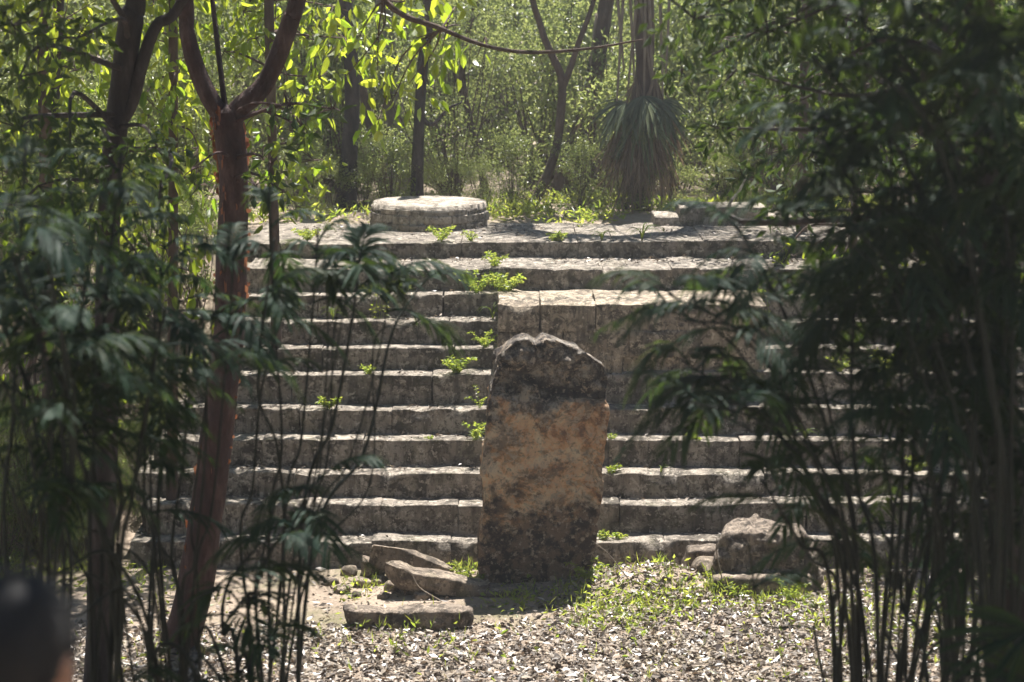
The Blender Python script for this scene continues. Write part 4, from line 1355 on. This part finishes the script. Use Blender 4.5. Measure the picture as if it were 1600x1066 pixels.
for k in range(9):
    az = k / 9 * 6.28
    dd = np.array([math.cos(az), math.sin(az), 0.4])
    hub = ft[-1] - ft[0] + dd * 0.8
    mb = MB(); fan_leaf(mb, hub, dd, np.array([0, 0, 1]), 0.8, 20, rfp, 3.6, 0.3, 0.06)
    tube_into(mb, [ft[-1] - ft[0], ft[-1] - ft[0] + dd * 0.45 + [0, 0, 0.05], hub], [0.016, 0.012, 0.01], seg=5, n=3, tint=0.2)
    obj('fan_leaf', mb.build('fan_leaf', M['fan']), fp)
# single dead frond hanging on the stout brown trunk
dl = P(921, 132, 22.2)
hd = thing('dry_palm_leaf', dl, 'single pale dry palm leaf hanging on the stout brown trunk', 'leaf')
mb = MB(); fan_leaf(mb, np.zeros(3), np.array([0.05, -0.1, -1]), np.array([0, -1, 0]), 0.72, 16, rfp, 0.5, 0.1, 0.022, rag=0.8)
fan_leaf(mb, np.zeros(3), np.array([0.3, -0.6, 0.25]), np.array([0, 0, 1]), 0.32, 5, rfp, 2.2, 0.9, 0.03)
obj('blade', mb.build('blade', M['dead_frond']), hd)
mb = MB(); tube_into(mb, np.array([[0, 0, 0], [0.02, 0.02, 0.35], [0.08, 0.1, 0.8]]), [0.01, 0.012, 0.014], seg=5, n=3)
obj('petiole', mb.build('petiole', M['twig'], True), hd)

# ------------------------------------------------------------------ cane palms in the foreground
def frond_into(mb, base, d, ln, r, npair=11, ll=0.22, lw=0.03, droop=0.55):
    d = unit(d)
    t = np.linspace(0, 1, 9)
    hz = unit(np.array([d[0], d[1], 0]) + 1e-6)
    c = base + d * (ln * t)[:, None] + np.array([0, 0, -1]) * (droop * ln * t ** 2)[:, None]
    tube_into(mb, c, np.linspace(0.006, 0.002, 9), seg=5, tint=0.15)
    ct = r.random()
    for k in range(npair):
        u = 0.18 + 0.82 * (k + 0.5) / npair
        i0 = min(int(u * 8), 7)
        q = c[i0] + (c[i0 + 1] - c[i0]) * (u * 8 - i0)
        T = unit(c[i0 + 1] - c[i0])
        s = unit(np.cross(T, [0, 0, 1]))
        nn = np.cross(s, T)
        for sg in (-1, 1):
            ang = math.radians(60 - 28 * u) + r.normal() * 0.09
            dirv = T * math.cos(ang) + sg * s * math.sin(ang) + nn * 0.12
            L_ = ll * (0.72 + 0.5 * math.sin(math.pi * min(1, u * 0.9 + 0.1))) * r.uniform(0.85, 1.12)
            side = unit(np.cross(dirv, nn))
            sg_d = 0.3 + 0.45 * r.random()
            rows = []
            for tt, w in ((0, 0.25), (0.25, 0.9), (0.55, 1.0), (0.82, 0.6), (1.0, 0.03)):
                cc = q + dirv * L_ * tt + np.array([0, 0, -1]) * sg_d * L_ * tt * tt
                rows += [cc - side * lw * w / 2 + nn * lw * 0.12 * w, cc, cc + side * lw * w / 2 + nn * lw * 0.12 * w]
            f = []
            for z in range(4):
                b = z * 3
                f += [[b, b + 1, b + 4, b + 3], [b + 1, b + 2, b + 5, b + 4]]
            mb.add(np.array(rows), f, np.clip(ct * 0.6 + 0.4 * r.random(), 0, 1))


def cane_clump(label, root_px, Y, stems, seed, ll=0.115, lw=0.0165, fr_len=0.42, dense=1.15, extra=7):
    """stems: list of (pixel path bottom->top, depth offset, number of fronds, start fraction)"""
    r = np.random.default_rng(seed)
    rx = P(root_px, 1066, Y)[0]
    root = np.array([rx, Y, gz(rx, Y)])
    t = thing('cane_palm', root, label, 'palm', 'cane palms in the foreground')
    for q in range(extra):
        px, dy, nf, f0 = stems[r.integers(len(stems))]
        j = r.normal() * 45
        stems = stems + [([(a + j * (w + 1) / 3 + r.normal() * 12, b + r.normal() * 10 + 90 * r.random()) for w, (a, b) in enumerate(px)], dy + r.normal() * 0.3, max(1, nf // 4), f0 + 0.15)]
    for (px, dy, nf, f0) in stems:
        nf = int(nf * dense)
        pts_ = [root + [r.normal() * 0.12, r.normal() * 0.12, -0.05]]
        m = len(px)
        for q, a in enumerate(px):
            pts_.append(P(a[0], a[1], Y + dy * (q + 1) / m))
        pts_ = np.array(pts_)
        c = spline(pts_, 12)
        rad = np.linspace(0.010, 0.005, len(c)) * r.uniform(0.6, 1.25)
        rad = rad * (1 + 0.25 * (np.arange(len(c)) % 6 == 0))
        mb = MB(); tube_into(mb, c - root, rad, seg=7)
        obj('stem', mb.build('stem', M['cane'], True), t)
        for k in range(nf):
            u = f0 + (1 - f0) * (k + r.random() * 0.6) / max(1, nf)
            i0 = min(int(u * (len(c) - 1)), len(c) - 2)
            az = k * 2.4 + r.uniform(0, 0.8)
            el = r.uniform(0.1, 0.75) if u < 0.9 else r.uniform(0.5, 1.1)
            d = np.array([math.cos(az) * math.cos(el), math.sin(az) * math.cos(el) * 0.8, math.sin(el)])
            mb = MB()
            frond_into(mb, c[i0] - root, d, fr_len * r.uniform(0.75, 1.2), r, npair=int(r.integers(11, 16)), ll=ll * r.uniform(0.75, 1.3), lw=lw, droop=r.uniform(0.35, 0.95))
            obj('frond', mb.build('frond', M['frond']), t)
    return t


# left group
cane_clump('cane palm with dense dark fronds at the far left edge', 20, 7.2,
           [([(10, 900), (20, 650), (30, 420), (40, 230)], 0.2, 9, 0.5), ([(60, 900), (80, 700), (60, 500), (20, 340)], -0.2, 8, 0.5), ([(100, 920), (70, 760), (40, 600), (-10, 480)], 0.3, 6, 0.5), ([(40, 860), (110, 640), (130, 450), (110, 300)], 0.5, 8, 0.55)], 1, dense=1.5)
cane_clump('cane palm with slim canes before the dark trunk', 150, 7.8,
           [([(140, 900), (150, 650), (170, 420), (190, 240)], 0.2, 8, 0.6), ([(180, 900), (220, 720), (240, 540), (255, 400)], 0.0, 8, 0.6), ([(160, 880), (120, 700), (95, 540), (60, 420)], 0.3, 6, 0.55), ([(190, 920), (190, 760), (150, 620), (120, 520)], -0.3, 6, 0.6)], 2, dense=1.3)
cane_clump('cane palm with fronds crossing the red trunk', 260, 8.2,
           [([(252, 900), (250, 700), (250, 480), (260, 330)], 0.2, 7, 0.62), ([(300, 940), (330, 800), (350, 600), (365, 410)], 0.0, 4, 0.75), ([(240, 920), (225, 780), (235, 620), (270, 520)], 0.3, 6, 0.62), ([(280, 960), (250, 850), (210, 740), (180, 660)], -0.3, 5, 0.6)], 3, dense=1.1, extra=9)
cane_clump('cane palm with long thin canes leaning right over the left half of the stairs', 400, 8.6,
           [([(445, 830), (470, 690), (487, 500), (497, 360)], 0.3, 4, 0.80), ([(470, 840), (520, 660), (550, 500), (562, 395)], 0.0, 4, 0.86), ([(480, 860), (545, 720), (590, 560), (615, 415)], 0.2, 4, 0.88),
            ([(420, 860), (440, 700), (430, 520), (420, 300)], -0.2, 5, 0.78), ([(380, 900), (395, 760), (410, 600), (450, 470)], 0.0, 3, 0.8)], 4, ll=0.12, lw=0.018, fr_len=0.32, dense=1.5, extra=6)
cane_clump('short cane palm with fronds at the foot of the long thin canes', 430, 8.0,
           [([(420, 980), (440, 880), (470, 790), (500, 745)], 0.2, 6, 0.6), ([(390, 1000), (400, 920), (430, 850), (470, 820)], 0.0, 5, 0.6), ([(370, 1030), (350, 990), (360, 960), (380, 940)], 0.0, 5, 0.65)], 5, fr_len=0.34)
# right group
cane_clump('cane palm spreading fronds over the right side of the masonry pier', 1330, 7.6,
           [([(1310, 930), (1265, 780), (1170, 640), (1060, 560)], 0.2, 9, 0.74), ([(1330, 920), (1270, 700), (1165, 530), (1045, 460)], 0.0, 9, 0.74), ([(1340, 900), (1300, 700), (1230, 500), (1150, 350)], 0.3, 9, 0.7), ([(1320, 920), (1270, 760), (1190, 650), (1100, 620)], 0.1, 7, 0.76), ([(1300, 950), (1250, 850), (1215, 790), (1190, 750)], -0.2, 4, 0.7)], 11)
cane_clump('cane palm with upright canes in front of the carved boulder', 1400, 7.3,
           [([(1390, 920), (1380, 700), (1360, 480), (1330, 280)], 0.2, 9, 0.66), ([(1400, 900), (1410, 680), (1400, 430), (1390, 200)], 0.0, 9, 0.66), ([(1420, 930), (1450, 760), (1470, 600), (1460, 450)], 0.3, 6, 0.7), ([(1370, 930), (1340, 760), (1330, 600), (1340, 420)], 0.3, 6, 0.72)], 12, dense=1.5, extra=10)
cane_clump('cane palm with black fronds before the dark right trunk', 1490, 7.0,
           [([(1490, 900), (1500, 680), (1520, 430), (1540, 200)], 0.2, 10, 0.5), ([(1510, 900), (1550, 700), (1580, 480), (1590, 280)], 0.0, 9, 0.45), ([(1480, 930), (1460, 780), (1440, 640), (1420, 520)], -0.2, 6, 0.66), ([(1530, 940), (1570, 820), (1600, 700), (1620, 600)], 0.2, 8, 0.4)], 13, dense=2.1)
cane_clump('tall cane palm arching in from the upper right', 1560, 6.6,
           [([(1560, 800), (1530, 500), (1450, 200), (1340, 20)], 0.3, 9, 0.55), ([(1580, 800), (1580, 450), (1540, 120), (1480, -60)], 0.0, 9, 0.5), ([(1600, 800), (1620, 400), (1610, 100), (1590, -80)], -0.2, 9, 0.45), ([(1550, 850), (1480, 600), (1370, 350), (1260, 180)], 0.4, 8, 0.6)], 14, dense=2.4)
cane_clump('young cane palm low beside the canes at bottom right', 1360, 8.4,
           [([(1340, 1000), (1320, 900), (1300, 820), (1270, 780)], 0.0, 5, 0.55), ([(1380, 990), (1390, 880), (1400, 780), (1420, 720)], 0.2, 5, 0.55), ([(1430, 1000), (1460, 900), (1480, 820), (1510, 780)], 0.0, 5, 0.55)], 15, fr_len=0.36, extra=8)

# fan palm in the lower right corner
fy = 6.1
root = np.array([P(1640, 1066, fy)[0], fy, gz(P(1640, 1066, fy)[0], fy)])
fq = thing('small_fan_palm', root, 'dark fan palm leaf spreading in from the lower right corner', 'palm')
for (px, py, d, R_) in [(1612, 985, (-1, 0.05, -0.22), 0.34), (1640, 1075, (-0.95, 0.1, 0.02), 0.40)]:
    hub = P(px, py, fy) - root
    mb = MB(); fan_leaf(mb, hub, np.array(d), np.array([0.2, -0.5, 1]), R_ * 1.15, 13, rfp, 2.1, 0.12, 0.022, rag=0.25)
    obj('fan_leaf', mb.build('fan_leaf', M['frond']), fq)
    mb = MB(); tube_into(mb, np.array([[0, 0, 0], hub * 0.5 + [0.08, 0, 0.15], hub]), [0.014, 0.011, 0.008], seg=6, n=5)
    obj('petiole', mb.build('petiole', M['cane'], True), fq)

# ------------------------------------------------------------------ dry twigs by the stones
def twig(label, px, Y, rad):
    pts_ = np.array(PP(px, Y))
    mb = MB(); tube_into(mb, pts_ - pts_[0], np.linspace(rad, rad * 0.4, len(px)), seg=5, n=4)
    return tag(obj('dry_twig', mb.build('dry_twig', M['twig'], True), loc=pts_[0]), label, 'twig')


twig('thin dry twig leaning over the fallen slab left of the stela', [(690, 940), (655, 918), (642, 895), (628, 888)], 14.1, 0.006)
twig('long thin dry twig arching from the right foot of the stela to the grass', [(1020, 950), (990, 915), (970, 890), (950, 865), (925, 845)], 14.15, 0.006)
twig('bare forked twig lying in the grass right of the stela', [(1075, 950), (1040, 925), (1010, 905), (985, 885)], 14.05, 0.005)
twig('thin vine stem standing before the pale angular stone', [(1133, 928), (1125, 890), (1119, 860), (1120, 842), (1112, 840)], 14.1, 0.006)


# ------------------------------------------------------------------ the person whose head shows at the lower left
def ellipsoid(c, r3, seg=20, rings=14):
    th = np.linspace(0, math.pi, rings); ph = np.linspace(0, 2 * math.pi, seg, endpoint=False)
    V = np.array([[math.sin(t) * math.cos(p), math.sin(t) * math.sin(p), math.cos(t)] for t in th for p in ph]) * np.array(r3) + np.array(c)
    i = (np.arange(rings - 1)[:, None] * seg); j = np.arange(seg)[None, :]
    F = np.stack([i + j, i + (j + 1) % seg, i + seg + (j + 1) % seg, i + seg + j], -1).reshape(-1, 4)
    return V, F[:, ::-1]


PYY = 3.25
hc = P(32, 1003, PYY)
pg = gz(hc[0], PYY)
H = hc[2] + 0.115 - pg
k_ = H / 1.70
person = thing('person', (hc[0], PYY, pg), 'person seen from behind with short black hair at the lower left corner', 'person')
mb = MB()
for c, r3 in [((0, 0, 1.575), (0.075, 0.095, 0.115)), ((0, 0.055, 1.53), (0.055, 0.05, 0.075)), ((0, 0.105, 1.555), (0.013, 0.02, 0.022)),
              ((-0.079, 0.0, 1.565), (0.012, 0.02, 0.033)), ((0.079, 0.0, 1.565), (0.012, 0.02, 0.033))]:
    mb.add(*ellipsoid(c, r3))


def limb(mb, pts_, rad):
    tube_into(mb, np.array(pts_, float), rad, seg=14, n=5)


limb(mb, [(0, -0.005, 1.36), (0, 0, 1.44), (0, 0.01, 1.52)], [0.07, 0.055, 0.052])
for c, r3 in [((0, 0, 1.22), (0.175, 0.11, 0.22)), ((0, 0.0, 1.02), (0.15, 0.10, 0.18)), ((0, 0, 0.90), (0.165, 0.11, 0.12)), ((-0.15, 0, 1.36), (0.065, 0.065, 0.06)), ((0.15, 0, 1.36), (0.065, 0.065, 0.06)), ((0, 0, 1.37), (0.15, 0.075, 0.055))]:
    mb.add(*ellipsoid(c, r3))
for sg in (-1, 1):
    limb(mb, [(sg * 0.175, 0, 1.36), (sg * 0.215, -0.01, 1.20), (sg * 0.235, -0.01, 1.06), (sg * 0.235, 0.05, 0.93), (sg * 0.225, 0.09, 0.83)], [0.058, 0.05, 0.042, 0.036, 0.028])
    mb.add(*ellipsoid((sg * 0.222, 0.105, 0.775), (0.022, 0.04, 0.055)))
    for q, (dy, ln) in enumerate(((-0.03, 0.055), (-0.01, 0.07), (0.01, 0.075), (0.03, 0.068))):
        limb(mb, [(sg * 0.222, 0.105 + dy, 0.75), (sg * 0.218, 0.11 + dy, 0.75 - ln * 0.6), (sg * 0.205, 0.115 + dy, 0.75 - ln)], [0.010, 0.009, 0.008])
    limb(mb, [(sg * 0.215, 0.13, 0.80), (sg * 0.20, 0.16, 0.77), (sg * 0.19, 0.165, 0.735)], [0.012, 0.010, 0.009])
    limb(mb, [(sg * 0.085, 0, 0.88), (sg * 0.095, 0.01, 0.66), (sg * 0.10, 0.015, 0.48), (sg * 0.105, -0.01, 0.28), (sg * 0.105, -0.02, 0.06)], [0.095, 0.078, 0.058, 0.055, 0.042])
    mb.add(*ellipsoid((sg * 0.11, 0.05, 0.035), (0.045, 0.125, 0.045)))
Vb = np.concatenate(mb.v)
fs4 = np.concatenate(mb.f4)
me_ = None
tri = np.concatenate([fs4[:, [0, 1, 2]], fs4[:, [0, 2, 3]]] + [f for f in mb.f3])
V, F = remeshed(Vb, tri, 0.011, 4)
cz = V[F].mean(1)
mi = np.zeros(len(F), int)
arm = np.abs(cz[:, 0]) > 0.185
mi[(cz[:, 2] < 1.40) & (cz[:, 2] > 0.93)] = 1
mi[arm & (cz[:, 2] < 1.10)] = 0
mi[(cz[:, 2] <= 0.93) & ~(arm & (cz[:, 1] > 0.02))] = 2
mi[cz[:, 2] < 0.08] = 3
o = obj('body', mesh('body', V * k_, F, [M['skin'], M['shirt'], M['trousers'], M['shoe']], True, mi=mi), person)
# hair: cap following the skull, ragged at the nape, plus strands
V, F = ellipsoid((0, -0.012, 1.592), (0.086, 0.106, 0.118), 40, 30)
F = F[[bool((V[f, 2].mean() > 1.545 + 0.9 * max(0, V[f, 1].mean() - 0.02)) or (V[f, 1].mean() < -0.03 and V[f, 2].mean() > 1.50)) for f in F]]
n = unit(V - np.array([0, -0.01, 1.58]))
V = V + n * (0.004 * fbm(V * np.array([1, 1, 0.5]), 60, 3, 5))[:, None]
mb = MB(); mb.add(V * k_, F)
rh = np.random.default_rng(3)
for _ in range(900):
    f = F[rh.integers(len(F))]
    c = V[f].mean(0); nn = unit(c - np.array([0, -0.01, 1.57]))
    dn = unit(np.array([nn[0] * 0.4, nn[1] * 0.6 + 0.2, -0.6]) + nn * 0.6 + rh.normal(size=3) * 0.2)
    s = unit(np.cross(dn, nn)) * 0.0016
    tip = c + dn * rh.uniform(0.015, 0.035)
    mb.add(np.array([c - s, c + s, tip]) * k_, [[0, 1, 2]])
obj('hair', mb.build('hair', M['hair'], True), person)
person.rotation_euler = (0, 0, math.radians(-20))

# ------------------------------------------------------------------ sunlit hazy air of the clearing
hm = bpy.data.materials.new('haze_air')
hm.use_nodes = True
hn = hm.node_tree
hn.nodes.clear()
ho = hn.nodes.new('ShaderNodeOutputMaterial')
pv = hn.nodes.new('ShaderNodeVolumePrincipled')
pv.inputs['Color'].default_value = (0.95, 0.97, 1.0, 1)
pv.inputs['Density'].default_value = 0.0018
pv.inputs['Anisotropy'].default_value = 0.45
hn.links.new(pv.outputs[0], ho.inputs['Volume'])
hv, hf = rounded_box(1300, 1300, 20.0, 1300, 0.01)
hv = np.array([[x, y, z] for z in (-1.2, 15.5) for x, y in ((-650, -650), (650, -650), (650, 650), (-650, 650))], float)
hf = np.array([[3, 2, 1, 0], [4, 5, 6, 7], [0, 1, 5, 4], [1, 2, 6, 5], [2, 3, 7, 6], [3, 0, 4, 7]])
tag(obj('haze', mesh('haze', hv, hf, hm)), 'thin sunlit haze filling the clearing', 'haze', kind='stuff')
